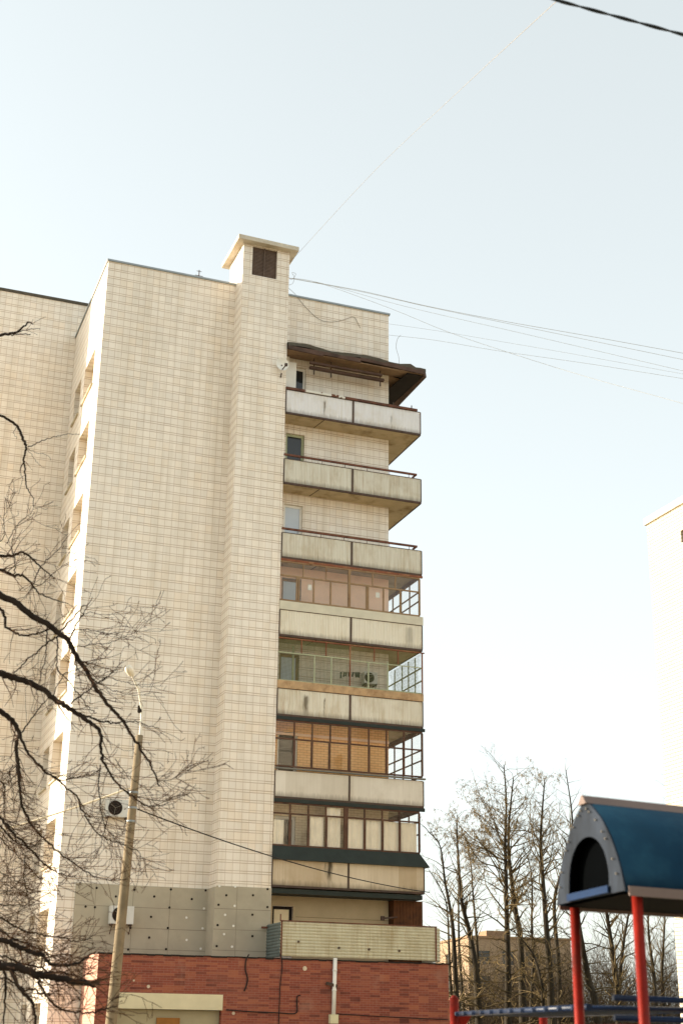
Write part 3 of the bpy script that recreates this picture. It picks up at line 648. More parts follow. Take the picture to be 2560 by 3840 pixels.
# ---------------------------------------------------------------- air conditioners, dish, antenna, laundry
ACW = m_plain('ac_casing', lin(214, 212, 204), .5, .06)
def air_con(u, v, z, label, w_=.74, h_=.54):
    e = empty('air_conditioner', bw(u, v, z), PSI, label, 'air conditioner', 'air conditioners on the building')
    m = MB(); m.box(-w_/2, w_/2, -.3, -.02, 0, h_); m.build('casing', ACW, e)
    m = MB(); cx = -w_*.12
    m.tube([(cx, -.300, h_/2), (cx, -.306, h_/2)], h_*.42, 24); m.build('fan_recess', BLACKISH, e)
    m = MB()
    for k in range(3):
        ag = k*2*PI/3+.4; m.bar((cx, -.312, h_/2), (cx+h_*.36*math.cos(ag), -.312, h_/2+h_*.36*math.sin(ag)), .012, .09, (0, 1, 0))
    m.build('fan_blades', m_plain('fan_grey', lin(120, 112, 100)), e)
    m = MB()
    for q in (.42, .28, .14):
        m.tube([(cx+h_*q*math.cos(i*PI/10), -.325, h_/2+h_*q*math.sin(i*PI/10)) for i in range(21)], .005, 4, False)
    for i in range(6): ag = i*PI/3; m.bar((cx, -.325, h_/2), (cx+h_*.42*math.cos(ag), -.325, h_/2+h_*.42*math.sin(ag)), .006, .006)
    m.build('fan_guard', IRON, e)
    m = MB()
    for s_ in (-.3, .3): m.box(s_*w_/.74-.02, s_*w_/.74+.02, -.34, .0, -.05, -.005); m.bar((s_*w_/.74, -.3, -.05), (s_*w_/.74, 0, -.3), .02, .02)
    m.build('bracket', IRON, e)
    return e
air_con(1.67, -.003, 8.13, 'white air conditioner on the cream tiles above the grey boards, beside the lamp post')
air_con(2.02, -.06, 4.84, 'white air conditioner on the grey insulation boards, half behind the lamp post')
P = on_front(950+968/2.24, 2050+1160/2.24, -.1); air_con(P.x, -.004, P.z, 'small air conditioner on the back wall inside the netted balcony', .5, .42)
P = on_front(750+525/1.742, 850+915/1.742, -DP)
dish = empty('satellite_dish', bw(P.x, -DP, P.z), PSI, 'small white satellite dish on the tall tiled pier by the top balcony', 'satellite dish')
m = MB(); rings = []; 
for i in range(5):
    r = .24*i/4; y = -.16 - .09*(1-(i/4)**2)*-1 - .09
    rings.append([(r*math.cos(a*PI/10), y - .0, r*1.1*math.sin(a*PI/10)) for a in range(20)])
Pv = [p for r in rings for p in r]; Fv = [(i*20+j, i*20+(j+1)%20, (i+1)*20+(j+1)%20, (i+1)*20+j) for i in range(4) for j in range(20)]
m.add(Pv, Fv, True); m.build('reflector', WHITEP, dish)
m = MB(); m.bar((0, 0, -.05), (0, -.17, -.02), .05, .05); m.bar((0, -.18, -.22), (.05, -.5, -.16), .03, .03); m.box(.0, .1, -.56, -.48, -.2, -.1); m.bar((.02,-.1,-.3),(.02,-.02,-.45),.04,.04); m.build('arm', IRON, dish)
an = empty('roof_antenna', bw(4.15, 3, H-.45), PSI, 'thin mast antenna standing on the roof left of the shaft', 'antenna')
m = MB(); m.tube([(0, 0, 0), (0, 0, 2.6)], .022, 6); m.build('mast', IRON, an)
m = MB(); 
for z, l_ in ((2.55, .1), (2.35, .16), (2.2, .1)): m.tube([(-l_, 0, z), (l_, 0, z)], .012, 5)
m.build('crossbar', IRON, an)
for i, (x, ln) in enumerate([(735, 44), (762, 34), (778, 30), (800, 30), (838, 34), (856, 38), (872, 36), (888, 40)]):
    P = on_front(950+x/2.24, 2050+1058/2.24, -.45)
    m = MB(); l_ = ln/2.24/97; m.hexa([(-.035,-.01,-l_),(.03,-.01,-l_*.95),(.03,.01,-l_*.95),(-.035,.01,-l_),(-.02,-.01,0),(.02,-.01,0),(.02,.01,0),(-.02,.01,0)])
    m.box(-.03,.03,-.014,.014,-.03,.012)
    o = m.build('laundry_sock', m_plain('dark_cloth', lin(36, 42, 38))); o.location = bw(P.x, -.45, P.z); o.rotation_euler = (0, rnd.uniform(-.25, .25), PSI)
    tag(o, 'dark sock hanging on the drying line inside the netted balcony', 'sock', 'socks on the drying line')
P0, P1 = on_front(950+690/2.24, 2050+1052/2.24, -.45), on_front(950+930/2.24, 2050+1066/2.24, -.45)
wire('drying_line', [bw(7.9, -.45, P0.z+.03), bw(11.1, -.45, P1.z+.02)], .006, THIN, 'drying line with dark socks inside the netted balcony', 'drying line', .03)

# ---------------------------------------------------------------- lamp post
top = Vector((-4.71, 33, 8.9)); foot = Vector((-5.02, 33, 0))
lp = empty('lamp_post', foot, 0, 'tall leaning concrete lamp post in front of the tiled wall', 'lamp post')
ax_ = top - foot
POLE = m_plain('pole_concrete', lin(132, 116, 92), .9, .2, 3, dirt=lin(104, 92, 72), dsc=1)
m = MB(); m.tube([ax_*t for t in (0, .25, .5, .75, .93)], [.138, .126, .112, .098, .086], 20); pole = m.build('pole', POLE, lp)
for t in (.70, .735, .775): q = ax_*t; MB().tube([q, q+Vector((.001, 0, .05))], .106, 18).build('clamp_band', FLASH, pole)
PI_W = m_plain('white_pipe', lin(224, 218, 204), .5, .08)
m = MB(); q = ax_*.93
m.tube([q-Vector((0,0,.4)), q+Vector((.02,0,.1)), ax_+Vector((.0,-.02,-.02)), ax_+Vector((-.07,-.3,.42)), ax_+Vector((-.2,-.75,.68))], [.036, .036, .031, .028, .026], 10); arm = m.build('bracket_arm', PI_W, lp)
m = MB(); hp = ax_+Vector((-.2, -.75, .68)); 
m.tube([hp+Vector((.01,.06,0)), hp+Vector((0,-.05,.02)), hp+Vector((-.02,-.3,.05)), hp+Vector((-.03,-.5,.05))], [.05, .095, .1, .04], 14); m.build('lamp_head', PI_W, lp)
m = MB(); m.box(-.05, .05, -.06, .06, 0, .16); o = m.build('junction_box', BLACKISH, lp); o.location = at(525, 2672, 33) - foot
LPt = lambda t: foot + ax_*t
wire('overhead_cable', [LPt(.735)+Vector((.12, 0, 0)), bw(12.25, -DP-.05, 6.2)], .016, CABLE, 'dark cable sloping down from the lamp post across the lowest balconies', 'cable', .25)
wire('overhead_cable', [LPt(.79)+Vector((-.11, 0, 0)), at(-300, 3190, 34)], .02, m_plain('bright_cable', lin(226, 210, 180), .4, .3, 9), 'sunlit cable sloping down left from the lamp post behind the branches', 'cable', .1)

# ---------------------------------------------------------------- wires from the shaft
R5b = lambda x, y: (1050 + x*.963, 950 + y*.963)
anchor = bw(UR+.02, -.4, 28.85)
def span(label, px, Yend, r, start=None, mat=THIN):
    st_ = start or anchor; r *= .62; out = []
    pts = [R5b(*p) for p in px]; n = len(pts)
    xs = [p[0] for p in pts]; x0 = 1079; x1 = xs[-1]
    W = []
    for (x, y) in pts:
        t = max(0, (x-x0)/(x1-x0)); inv = (1-t)/st_.y + t/Yend; W.append(at(x, y, 1/inv))
    if start is None: W = [st_] + W
    else: W = [st_] + W
    e = W[-1]+(W[-1]-W[-2]).normalized()*12; W.append(e)
    return wire('overhead_wire', smooth(W, 5), r, mat, label, 'wire', group='wires strung from the roof shaft')
span('topmost wire strung from the roof shaft to the right edge of the sky', [(300,143),(565,204),(870,264),(1200,322),(1568,389)], 46, .013)
span('second wire from the top, fanning just below the topmost from the roof shaft', [(300,146),(565,206),(870,270),(1200,338),(1568,414)], 44, .011)
span('wire in the middle of the fan strung from the roof shaft', [(160,116),(480,205),(900,302),(1200,372),(1568,458)], 42, .009)
span('steepest wire from the roof shaft, crossing the lower wires', [(150,115),(430,215),(650,305),(900,390),(1200,483),(1568,585)], 40, .010)
span('faint upper wire leaving the right corner of the roof wall', [(600,300),(750,325),(1100,385),(1568,470)], 42, .007, bw(UW+.02, .1, 28.0))
span('lower wire leaving the right edge of the wall above the awning', [(600,338),(850,380),(1200,430),(1568,488)], 42, .009, bw(UW+.02, .1, 27.5))
W = [at(x, y, Y) for x, y, Y in ((1700,360,30),(2090,0,16),(2300,-190,12),(2700,-560,8))]
wire('overhead_wire', smooth([bw(UR+.02, -.6, 29.3), at(1390, 655, 40)]+W, 6), .005, m_plain('pale_wire', lin(150, 142, 132), .9, .05, spec=0.), 'pale single wire climbing from the roof shaft to the top of the sky', 'wire')
wb = lambda x, y, v=-.03: (lambda q: ORG+U*q.x+V*q.y+Vector((0, 0, q.z)))(on_front(750+x/1.742, 850+y/1.742, v))
wire('loose_cable', smooth([wb(570,395), wb(620,440), wb(680,515), wb(770,600), wb(850,623), wb(930,610), wb(1000,590), wb(1025,620), wb(1045,662)]), .0075, THINB, 'loose drooping cable hung across the tiles right of the shaft', 'cable')
wire('loose_cable', smooth([wb(1310,708,.1), wb(1288,735,.1), wb(1280,790,.1), wb(1296,850,.0), wb(1300,895,-.3)]), .007, THINB, 'curled loose cable hanging from a wire down to the awning', 'cable')
wire('loose_cable', smooth([wb(570,385,-.5), wb(605,370,-.5), wb(615,330,-.5), wb(600,300,-.5), wb(625,310,-.5), wb(600,345,-.5), wb(572,330,-.5)]), .006, THINB, 'tangle of looped cable on the right side of the shaft', 'cable')
# twisted pair close to the camera
a0_, b0_ = at(1990, -25, 9.5), at(2640, 152, 9.5)
A_, B_ = a0_.lerp(b0_, -7.), a0_.lerp(b0_, 8.); m = MB(); n = 1500
for ph in (0, PI):
    pts = []
    for i in range(n+1):
        t = i/n; c_ = A_.lerp(B_, t); a_ = t*2*PI*2.9*15+ph; pts.append(c_ - A_ + Vector((0, .0075*math.cos(a_), .0075*math.sin(a_))))
    m.tube(pts, .0082, 8)
o = m.build('twisted_cable', m_plain('cable_black', lin(32, 36, 38), .5, .1)); o.location = A_; tag(o, 'thick twisted black cable across the top right corner', 'cable')

# ---------------------------------------------------------------- white brick block on the right
c0 = at(2421, 1945, 38); HB = c0.z
rb = empty('brick_building', (c0.x, c0.y, 0), PSI, 'sunlit white brick block at the right edge of the picture', 'building')
m = MB(); holes = []
for k in range(5): 
    for q in (1.65, 5.2, 8.8, 12.4): holes.append((-q-1.5, -q, 1.3+2.72*k+ (HB-13.66-.9-1.15), 2.65+2.72*k + (HB-13.66-.9-1.15)-.3))
vents = [(-q-.7, -q, 14.55, 14.9) for q in (1.65, 5.2, 8.8, 12.4)]
wall_holes(m, lambda x, z, d: (d, x, z), 0, 0, -18, 0, 0, HB-.2, holes+vents, .28, 1)
m.quad((0, 0, 0), (12, 0, 0), (12, 0, HB-.2), (0, 0, HB-.2)); m.quad((0,-18,0),(12,-18,0),(12,-18,HB-.2),(0,-18,HB-.2)); m.quad((12,0,0),(12,-18,0),(12,-18,HB-.2),(12,0,HB-.2)); m.quad((0,0,HB-.3),(12,0,HB-.3),(12,-18,HB-.3),(0,-18,HB-.3))
m.build('wall', WHITE_BRICK, rb)
for a, b, z0, z1 in vents: MB().box(.16, .2, a, b, z0, z1).build('attic_vent', BROWNFRAME, rb)
m = MB(); m.box(-.06, 12.12, -18.12, .06, HB-.2, HB); m.build('cornice', CAPCON, rb)
for (a, b, z0, z1) in holes:
    m = MB(); x = .2; m.box(x, x+.06, a, b, z0, z0+.07); m.box(x, x+.06, a, b, z1-.07, z1); m.box(x, x+.06, a, a+.07, z0+.07, z1-.07); m.box(x, x+.06, b-.07, b, z0+.07, z1-.07); m.box(x, x+.06, (a+b)/2-.03, (a+b)/2+.03, z0+.07, z1-.07)
    wi = m.build('window', BROWNFRAME, rb); m = MB(); m.box(x+.02, x+.03, a+.07, b-.07, z0+.07, z1-.07); m.build('pane', DARKPANE, wi)

# ---------------------------------------------------------------- far block behind the trees
fb0 = at(1755, 3515, 170)
fbl = empty('apartment_block', (fb0.x, 170, 0), PSI*.6, 'distant low beige apartment block behind the bare trees', 'building')
m = MB(); FH = 12.7; holes = [(1.2+2.9*i, 2.6+2.9*i, 1.4+2.8*k, 2.9+2.8*k) for i in range(4) for k in range(4)]
wall_holes(m, lambda x, z, d: (x, d, z), 0, 0, 0, 12.6, 0, FH, holes, .25, 1)
sh_ = [(3+5*i, 4.4+5*i, 1.4+2.8*k, 2.9+2.8*k) for i in range(2) for k in range(4)]
wall_holes(m, lambda y, z, d: (d, y, z), 0, 0, 0, 14, 0, FH, sh_, .25, 1)
m.quad((12.6,0,0),(12.6,14,0),(12.6,14,FH),(12.6,0,FH)); m.quad((0,14,0),(12.6,14,0),(12.6,14,FH),(0,14,FH)); m.quad((0,0,FH),(12.6,0,FH),(12.6,14,FH),(0,14,FH))
m.build('wall', m_brick('far_brick', lin(156, 134, 110), lin(144, 123, 100), lin(128, 108, 88), bh=.1), fbl)
m = MB(); m.box(-.2, 12.8, -.2, 14.2, FH+.01, FH+.25); m.box(3.2, 6.2, 3, 6, FH+.25, FH+1.1); m.build('roof', m_plain('far_roof', lin(136, 110, 84)), fbl)
for (a, b, z0, z1) in holes:
    m = MB(); m.box(a, b, .14, .2, z0, z1); m.build('window', DARKPANE, fbl)
for (a, b, z0, z1) in sh_:
    m = MB(); m.box(.14, .2, a, b, z0, z1); m.build('window', DARKPANE, fbl)

# ---------------------------------------------------------------- playground
def mottled_metal(name, c, c2, rough, metal, sc=2.):
    t = NT(name); o = t.obj(); nz = t.noise(t.scale(o, 1, 1, .45), sc, 3)
    return t.fin(t.mix(t.rng(nz, .38, .62), c, c2), rough, .12, metal, t.bump(t.noise(o, 1.7, 2), .02, .4))
BLUE = m_plain('blue_sheet', lin(2, 39, 59), .5, .16, 2, .12, dirt=lin(14, 50, 68), dsc=3.5)
GABLE = mottled_metal('dull_blue_steel', lin(34, 42, 54), lin(6, 15, 26), .6, 0., 4.2)  # mottled reflections put into the colour as two-tone noise
REDP = m_plain('red_paint', lin(120, 28, 17), .5, .3, 5, .1, dirt=lin(84, 30, 22), dsc=4)
TRIM = m_plain('grey_brown_trim', lin(112, 94, 86), .6, .12)
BLUERAIL = m_plain('blue_rail_paint', lin(8, 28, 56), .4, .12, 4, .25)
SHADEIN = m_plain('painted_shade_underside', lin(9, 10, 12), .9, .2, spec=.05)
SHADEBLACK = m_plain('painted_shade_black', lin(6, 7, 8), .95, .1, spec=0.)
G1, G2 = Vector((1.70, 10.95, 0)), Vector((1.99, 9.78, 0)); gd = (G2-G1).normalized(); W_ = (G2-G1).length
ze = 2.56
ph = empty('playhouse', (G1.x, G1.y, 0), math.atan2(gd.y, gd.x), 'playground tower with a blue arched roof on red posts', 'playhouse')
RL = 2.6; HR = .70; SK = math.tan(math.radians(14))                                     # local x: along the gable, local y: along the ridge
prof = []
for i in range(13):
    s_ = i/12; x = W_/2*s_; prof.append((x, HR*float(np.interp(s_, (0, .06, .13, .29, .39, .54, .78, 1), (0, .15, .3, .52, .62, .754, .9, 1)))))
def arc(t): return None
outl = prof + [(W_-x, z) for x, z in prof[-2::-1]]
m = MB(); P = []
for (x, z) in outl: P += [(x, -.03, ze+z), (x, RL, ze+z)]
n = len(outl); m.add(P, [(2*i, 2*i+2, 2*i+3, 2*i+1) for i in range(n-1)], True)
roof = m.build('roof', BLUE, ph)
so_ = roof.modifiers.new('thick', 'SOLIDIFY'); so_.thickness = .012; so_.offset = -1
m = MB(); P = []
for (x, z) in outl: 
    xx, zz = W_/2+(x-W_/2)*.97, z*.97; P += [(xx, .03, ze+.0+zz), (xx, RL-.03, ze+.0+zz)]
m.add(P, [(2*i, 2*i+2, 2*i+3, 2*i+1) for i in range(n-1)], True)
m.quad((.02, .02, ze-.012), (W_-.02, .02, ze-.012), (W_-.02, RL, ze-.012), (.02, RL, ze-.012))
m.build('roof_shade_lining', SHADEIN, ph)  # near-black lining added to paint the shade under the roof
# gable sheet with an arched opening
def gable(y):
    m = MB(); cx = W_*.5; a0, a1, zb_ = W_*.2, W_*.79, .06; ht = .37
    inner = []; N = 24
    for i in range(N+1):
        s_ = i/N; ang = PI*(1-s_); px = cx+(a1-a0)/2*math.cos(ang)*(1 if True else 1); pz = zb_ + ht*max(0, math.sin(ang))**.8
        inner.append((px, pz))
    outer = []
    for i in range(N+1):
        s_ = i/N*(n-1); k = min(int(s_), n-2); t = s_-k; outer.append((outl[k][0]*(1-t)+outl[k+1][0]*t, outl[k][1]*(1-t)+outl[k+1][1]*t))
    inner[0] = (a0, zb_); inner[-1] = (a1, zb_)
    P = [(x, y, ze+z) for x, z in inner] + [(x, y, ze+z) for x, z in outer]
    m.add(P, [(i, i+1, N+1+i+1, N+1+i) for i in range(N)])
    m.add([(0, y, ze), (W_, y, ze), (a1, y, ze+zb_), (a0, y, ze+zb_)], [(0, 1, 2, 3)])
    return m
gb_ = gable(-.035).build('gable', GABLE, ph)
so_ = gb_.modifiers.new('thick', 'SOLIDIFY'); so_.thickness = .012
m = MB(); m.quad((W_*.15, .06, ze), (W_*.85, .06, ze), (W_*.82, .06, ze+.3), (W_*.5, .06, ze+.5), (W_*.18, .06, ze+.3)); m.build('opening_shade', SHADEBLACK, ph)  # black sheet painting the shade seen through the arched opening
RIV = m_plain('bright_rivet', lin(120, 112, 100), .4, .05)
for k in range(7):
    for sgn in (1, -1):
        x_, z_ = prof[1+int(k*1.6)]; x_ = x_ if sgn > 0 else W_-x_; x_ += .05*sgn
        MB().tube([(x_, -.04, ze+z_-.02), (x_, -.056, ze+z_-.02)], .006, 7).build('rivet', RIV, ph)
m = MB(); m.bar((W_*.2, -.052, ze+.03), (W_*.8, -.052, ze+.03), .012, .05); m.build('sill_bar', m_plain('blue_bar', lin(6, 34, 66), .6, .2, 4, .1), ph)
gf = gable(RL+.02).build('gable', GABLE, ph)
m = MB(); m.hexa([(W_/2-.07,-.06,ze+HR-.035),(W_/2+.07,-.06,ze+HR-.035),(W_/2+.07,RL+.05,ze+HR-.035),(W_/2-.07,RL+.05,ze+HR-.035),(W_/2-.012,-.06,ze+HR+.03),(W_/2+.012,-.06,ze+HR+.03),(W_/2+.012,RL+.05,ze+HR+.03),(W_/2-.012,RL+.05,ze+HR+.03)]); m.build('ridge_cap', TRIM, ph)
m = MB()
for x in (-.012, W_+.004): m.box(x, x+.012, -.01, RL, ze-.035, ze+.03)
m.build('eave_trim', TRIM, ph)
for (x, y) in ((.075, .09), (W_-.0, .09), (.075, RL-.15), (W_-.06, RL-.15)):
    if x == W_: x = W_-.055
    m = MB(); m.cyl((x, y, 0), .041, ze-.02, 18); m.build('post', REDP, ph)
m = MB(); m.box(.03, W_-.03, .05, RL-.05, 1.0, 1.05); m.build('platform', TANFRAME, ph)
m = MB()
for y in (.09, RL-.15):
    m.tube([(.09, y, 1.685), (W_-.07, y, 1.685)], .022, 10); m.box(.11, W_-.09, y-.012, y+.012, 1.15, 1.66)
m.build('railing', REDP, ph)
for o_ in list(ph.children):
    for v_ in o_.data.vertices: v_.co.x -= v_.co.y*SK
# overhead ladder beside it
la, lb = Vector((1.34, 16.4, 1.86)), Vector((2.0, 10.9, 1.84))
oh = empty('monkey_bars', (la.x, la.y, 0), 0, 'blue overhead ladder with a short red end post', 'monkey bars')
m = MB(); m.cyl((-.02, 0, 0), .052, 2.02, 16); m.tube([(-.02, 0, 2.02), (-.02, 0, 2.055)], [.052, .02], 16); m.build('post', REDP, oh)
m = MB(); m.cyl((1.0, .28, 0), .048, 1.95, 16); m.build('post', REDP, oh)
m = MB(); m.hexa([(.03,-.012,1.62),(.16,-.012,1.83),(.16,.012,1.83),(.03,.012,1.62),(.03,-.012,1.84),(.17,-.012,1.85),(.17,.012,1.85),(.03,.012,1.84)]); m.build('gusset', REDP, oh)
dl = lb - la; dn = dl.normalized(); sd_ = Vector((.95, .2, 0))
m = MB()
for o_ in (0, 1): m.tube([Vector((0, 0, la.z))+sd_*o_, Vector((0, 0, la.z))+sd_*o_+dl*.92], .026, 10)
m.build('rail', BLUERAIL, oh)
m = MB()
for k in range(12):
    q = Vector((0, 0, la.z))+dl*(.04+.075*k); m.tube([q-sd_*.06, q+sd_*1.06], .02, 8)
m.build('rung', BLUERAIL, oh)
r0 = Vector((2.05, 10.9, 1.9)); 
sb = empty('play_barrier', (r0.x, r0.y, 0), 0, 'pair of blue rails running right behind the playhouse posts', 'railing')
m = MB(); m.tube([(0, 0, 1.9), (2.2, .5, 1.86)], .022, 10); m.tube([(0, 0, 1.76), (2.2, .5, 1.72)], .022, 10); m.build('rail', BLUERAIL, sb)
m = MB(); m.cyl((2.2, .5, 0), .04, 1.95, 14); m.build('post', REDP, sb)

# ---------------------------------------------------------------- trees
def bark(name, c, c2, rough=.9):
    t = NT(name); o = t.obj()
    return t.fin(t.mix(t.rng(t.noise(t.scale(o, 1, 1, .3), 6, 4), .35, .65), c, c2), rough, .15, 0., t.bump(t.noise(t.scale(o, 1, 1, .25), 30, 4), .02, .6))
BARK = bark('dark_bark', lin(50, 40, 32), lin(34, 27, 22)); TWIG = bark('twig_bark', lin(82, 56, 37), lin(60, 42, 29))
BIRCHY = bark('far_bark', lin(62, 54, 42), lin(42, 37, 29)); FTWIG = bark('far_twig', lin(104, 88, 60), lin(80, 68, 46)); STEMB = bark('thicket_bark', lin(70, 58, 42), lin(48, 40, 30)); BUDS = bark('catkin_bark', lin(146, 124, 84), lin(112, 94, 62))

def grow(rg, p, d, ln, r, lvl, out, wig, up, dens, seg, rmin=.0055):
    n = max(3, int(ln/seg)); pts = [p.copy()]; rad = [r]; dd = d/np.linalg.norm(d); kids = []
    for i in range(n):
        dd = dd + rg.normal(0, wig, 3) + np.array([0, 0, up]); dd /= np.linalg.norm(dd)
        p = p + dd*ln/n; pts.append(p.copy()); rad.append(max(r*(1-.8*(i+1)/n), rmin)); kids.append((p.copy(), dd.copy(), (i+1)/n))
    out.append((pts, rad))
    if lvl <= 0: return
    nk = max(1, int(ln*dens))
    for _ in range(nk):
        q, e, t = kids[min(n-1, int((.15+.85*rg.random())*n))]
        s_ = rg.normal(0, 1, 3); s_ -= s_.dot(e)*e; s_ /= np.linalg.norm(s_)+1e-9
        a_ = rg.uniform(.5, 1.05); nd = e*math.cos(a_)+s_*math.sin(a_)
        grow(rg, q, nd, ln*rg.uniform(.28, .5)*(1.15-.5*t), max(r*(1-.75*t)*.55, rmin), lvl-1, out, wig*1.25, up, dens*1.75, seg*.6, rmin)

def bg_tree(px, Y, label, crown0, seed, buds=False, rbase=.13, spread=.3, dens=1.5, clen=.26, twist=0.):
    """px: trunk centre line in the picture from low to high"""
    rg = np.random.default_rng(seed)
    P = [at(x, y, Y + rg.uniform(-.3, .3)) for x, y in px]
    lo = P[0]; dirn = (P[1]-P[0]).normalized(); base = Vector((lo.x - dirn.x*lo.z*.5, lo.y, -.1))
    P = smooth([base] + P, 5)
    root = Vector((base.x, base.y, 0))
    Ht = P[-1].z; pts = [np.array(p-root) for p in P]; rad = [max(.014, rbase*1.3*(1-.88*(p.z/Ht))) for p in P]
    t = empty('bare_tree', root, 0, label, 'tree', 'bare trees behind the playground')
    tubes_object('trunk', [(pts, rad)], BIRCHY, t)
    out = []
    for i in range(3, len(pts)-1):
        z = pts[i][2]/Ht
        if z < crown0: 
            for _q in range(2):
                d = rg.normal(0, 1, 3); d[2] = rg.uniform(-.1, .5); grow(rg, pts[i], d, rg.uniform(1., 2.6), rad[i]*.3, 3, out, .16, .015, dens*.9, .25)
            continue
        for _ in range(2 if rg.random() < .7 else 3):
            f_ = rg.random(); q = pts[i]*(1-f_)+pts[i+1]*f_
            a_ = rg.uniform(0, 2*PI); d = np.array([math.cos(a_)*spread*2.4, math.sin(a_)*spread*1.6, rg.uniform(.25, 1.1)])
            env = math.sin(PI*min(1., max(.12, (z-crown0*.75)/(1.12-crown0*.75))))**.7
            grow(rg, q, d, Ht*clen*rg.uniform(.45, 1.25)*env*(1 if z < .8 else .55), max(.016, rad[i]*.45), 3, out, .17, .028, dens*1.3, .3, .0038)
    tubes_object('branches', out, FTWIG if not buds else FTWIG, t, 3)
    if buds:
        bd = []
        for pts_, rad_ in out:
            if rad_[0] < .012:
                for q in pts_[1::2]:
                    q = np.array(q); e = rg.normal(0, .05, 3); e[2] -= .06; bd.append(([q, q+e*.6, q+e], [.006, .011, .004]))
        tubes_object('catkins', bd[:7000], BUDS, t, 3)
    return t
Lp = lambda x, y: (1500 + x/1.96, 2750 + y/1.96)
R7 = lambda x, y: (1650 + x/1.723, 2840 + y/1.723)
LL = lambda *q: [Lp(*p) for p in q]
bg_tree(LL((425,2050),(410,1900),(385,1420),(330,1100),(292,830),(200,715)), 62, 'thin bare tree leaning left, closest to the lowest balconies', .45, 1, clen=.17, dens=1.3)
bg_tree(LL((380,2050),(362,1700),(345,1300),(300,1150),(215,1010)), 66, 'short bare tree against the corner of the brick annex', .3, 2, clen=.2, rbase=.09)
bg_tree(LL((470,2080),(455,1900),(430,1500),(428,1000),(415,600)), 72, 'slender upright bare tree, first with a straight stem right of the annex', .5, 3, clen=.14, rbase=.08)
bg_tree(LL((575,2090),(555,1750),(505,1450),(450,1230),(425,900),(412,660)), 64, 'dark bare tree whose stem bends left over the far block', .4, 4, clen=.16, rbase=.16)
bg_tree(LL((585,2080),(575,1800),(560,1500),(535,1200),(515,930),(480,760)), 70, 'bare tree with a stub broken top beside the big budding tree', .5, 5, clen=.14, rbase=.1)
bg_tree(LL((790,2060),(790,1700),(780,1300),(775,1000),(770,800),(778,500),(760,230)), 66, 'tallest bare tree with a broad crown of catkins', .42, 6, True, .15, .5, 2.0, .27)
bg_tree(LL((900,2060),(880,1500),(850,1330),(815,1060),(795,860),(800,640),(830,330)), 67, 'leaning bare tree crossing the stem of the tallest one', .5, 7, True, .17, .3, 1.7, .17)
bg_tree(LL((960,2050),(975,1700),(965,1400),(968,1150),(950,960),(900,840)), 68, 'short dark bare tree right of the tallest tree', .35, 8, rbase=.1, clen=.18)
bg_tree(LL((1110,2050),(1090,1650),(1070,1400),(1045,1050),(1030,820),(1040,600),(1060,340)), 64, 'straight dark bare tree left of the playhouse roof', .45, 9, rbase=.16, clen=.19, dens=1.6)
bg_tree(LL((1050,2050),(1040,1850),(985,1650),(930,1560),(860,1480),(800,1440)), 60, 'low crooked dark tree with boughs spread sideways over the far block', .3, 10, rbase=.12, clen=.3, spread=.5, dens=1.5)
bg_tree(LL((1170,2040),(1160,1700),(1130,1250),(1190,1000),(1240,800),(1262,620),(1215,270)), 72, 'tall thin bare tree rising beside the peak of the blue roof', .5, 11, rbase=.13, clen=.15)
bg_tree([R7(*p) for p in ((1000,1600),(960,1450),(905,1150),(885,1000),(850,700),(800,520))], 58, 'dark leaning bare tree seen just right of the left red post', .6, 12, rbase=.15, clen=.14, dens=1.)
bg_tree([R7(*p) for p in ((1145,1620),(1135,1480),(1110,1250),(1080,1050),(1050,850),(1040,700))], 66, 'forked bare tree seen between the two red posts', .35, 13, rbase=.17, clen=.2)
bg_tree([R7(*p) for p in ((1150,1620),(1160,1400),(1185,1180),(1215,1000),(1230,800))], 68, 'pale bare tree close to the left of the right red post', .4, 14, rbase=.13, clen=.2)
bg_tree([R7(*p) for p in ((1390,1620),(1375,1400),(1345,1150),(1340,1000),(1330,820))], 72, 'slim bare tree seen right of the right red post', .4, 15, rbase=.12, clen=.2)
bg_tree([R7(*p) for p in ((1440,1620),(1430,1400),(1440,1200),(1450,1000),(1440,850))], 80, 'faint bare tree at the right edge under the playhouse eave', .35, 16, rbase=.12, clen=.22)
bg_tree([(2560,3300),(2545,3150),(2530,3000),(2520,2900)], 62, 'bare treetop showing over the playhouse ridge by the white block', .4, 17, rbase=.1, clen=.13)
# undergrowth
def shrub(x, Y, hgt, w_, seed, label, n0=85):
    rg = np.random.default_rng(seed); c_ = at(x, 3700, Y); e = empty('shrub', (c_.x, c_.y, 0), 0, label, 'shrub', 'leafless undergrowth below the trees'); out = []
    for i in range(n0):
        p = np.array([rg.normal(0, w_*.3), rg.normal(0, .7), -.05]); d = np.array([rg.normal(0, .35), rg.normal(0, .3), 1.])
        grow(rg, p, d, hgt*rg.uniform(.35, 1.), .03, 2, out, .1, .02, 1.5, .3)
    tubes_object('stems', out, STEMB, e, 3)
for i, (x, Y, hg, w_, lb_) in enumerate([(1730, 76, 5.5, 3, 'leafless thicket at the corner of the brick annex'), (1830, 74, 6, 3.4, 'leafless thicket below the far block, left of the tallest tree'), (1920, 78, 6.5, 3.4, 'leafless thicket round the foot of the tallest tree'), (2020, 75, 6, 3.2, 'leafless thicket in front of the right half of the far block'), (2110, 74, 6, 3, 'leafless thicket left of the left red post'), (2225, 84, 7.5, 3.2, 'leafless thicket right of the left red post'), (2310, 80, 7.5, 3.4, 'leafless thicket in the middle between the red posts'), (2400, 84, 7, 3.2, 'leafless thicket behind the right red post'), (2500, 88, 7.5, 3.4, 'leafless thicket at the right edge of the picture')]):
    shrub(x, Y, hg, w_, 100+i, lb_)

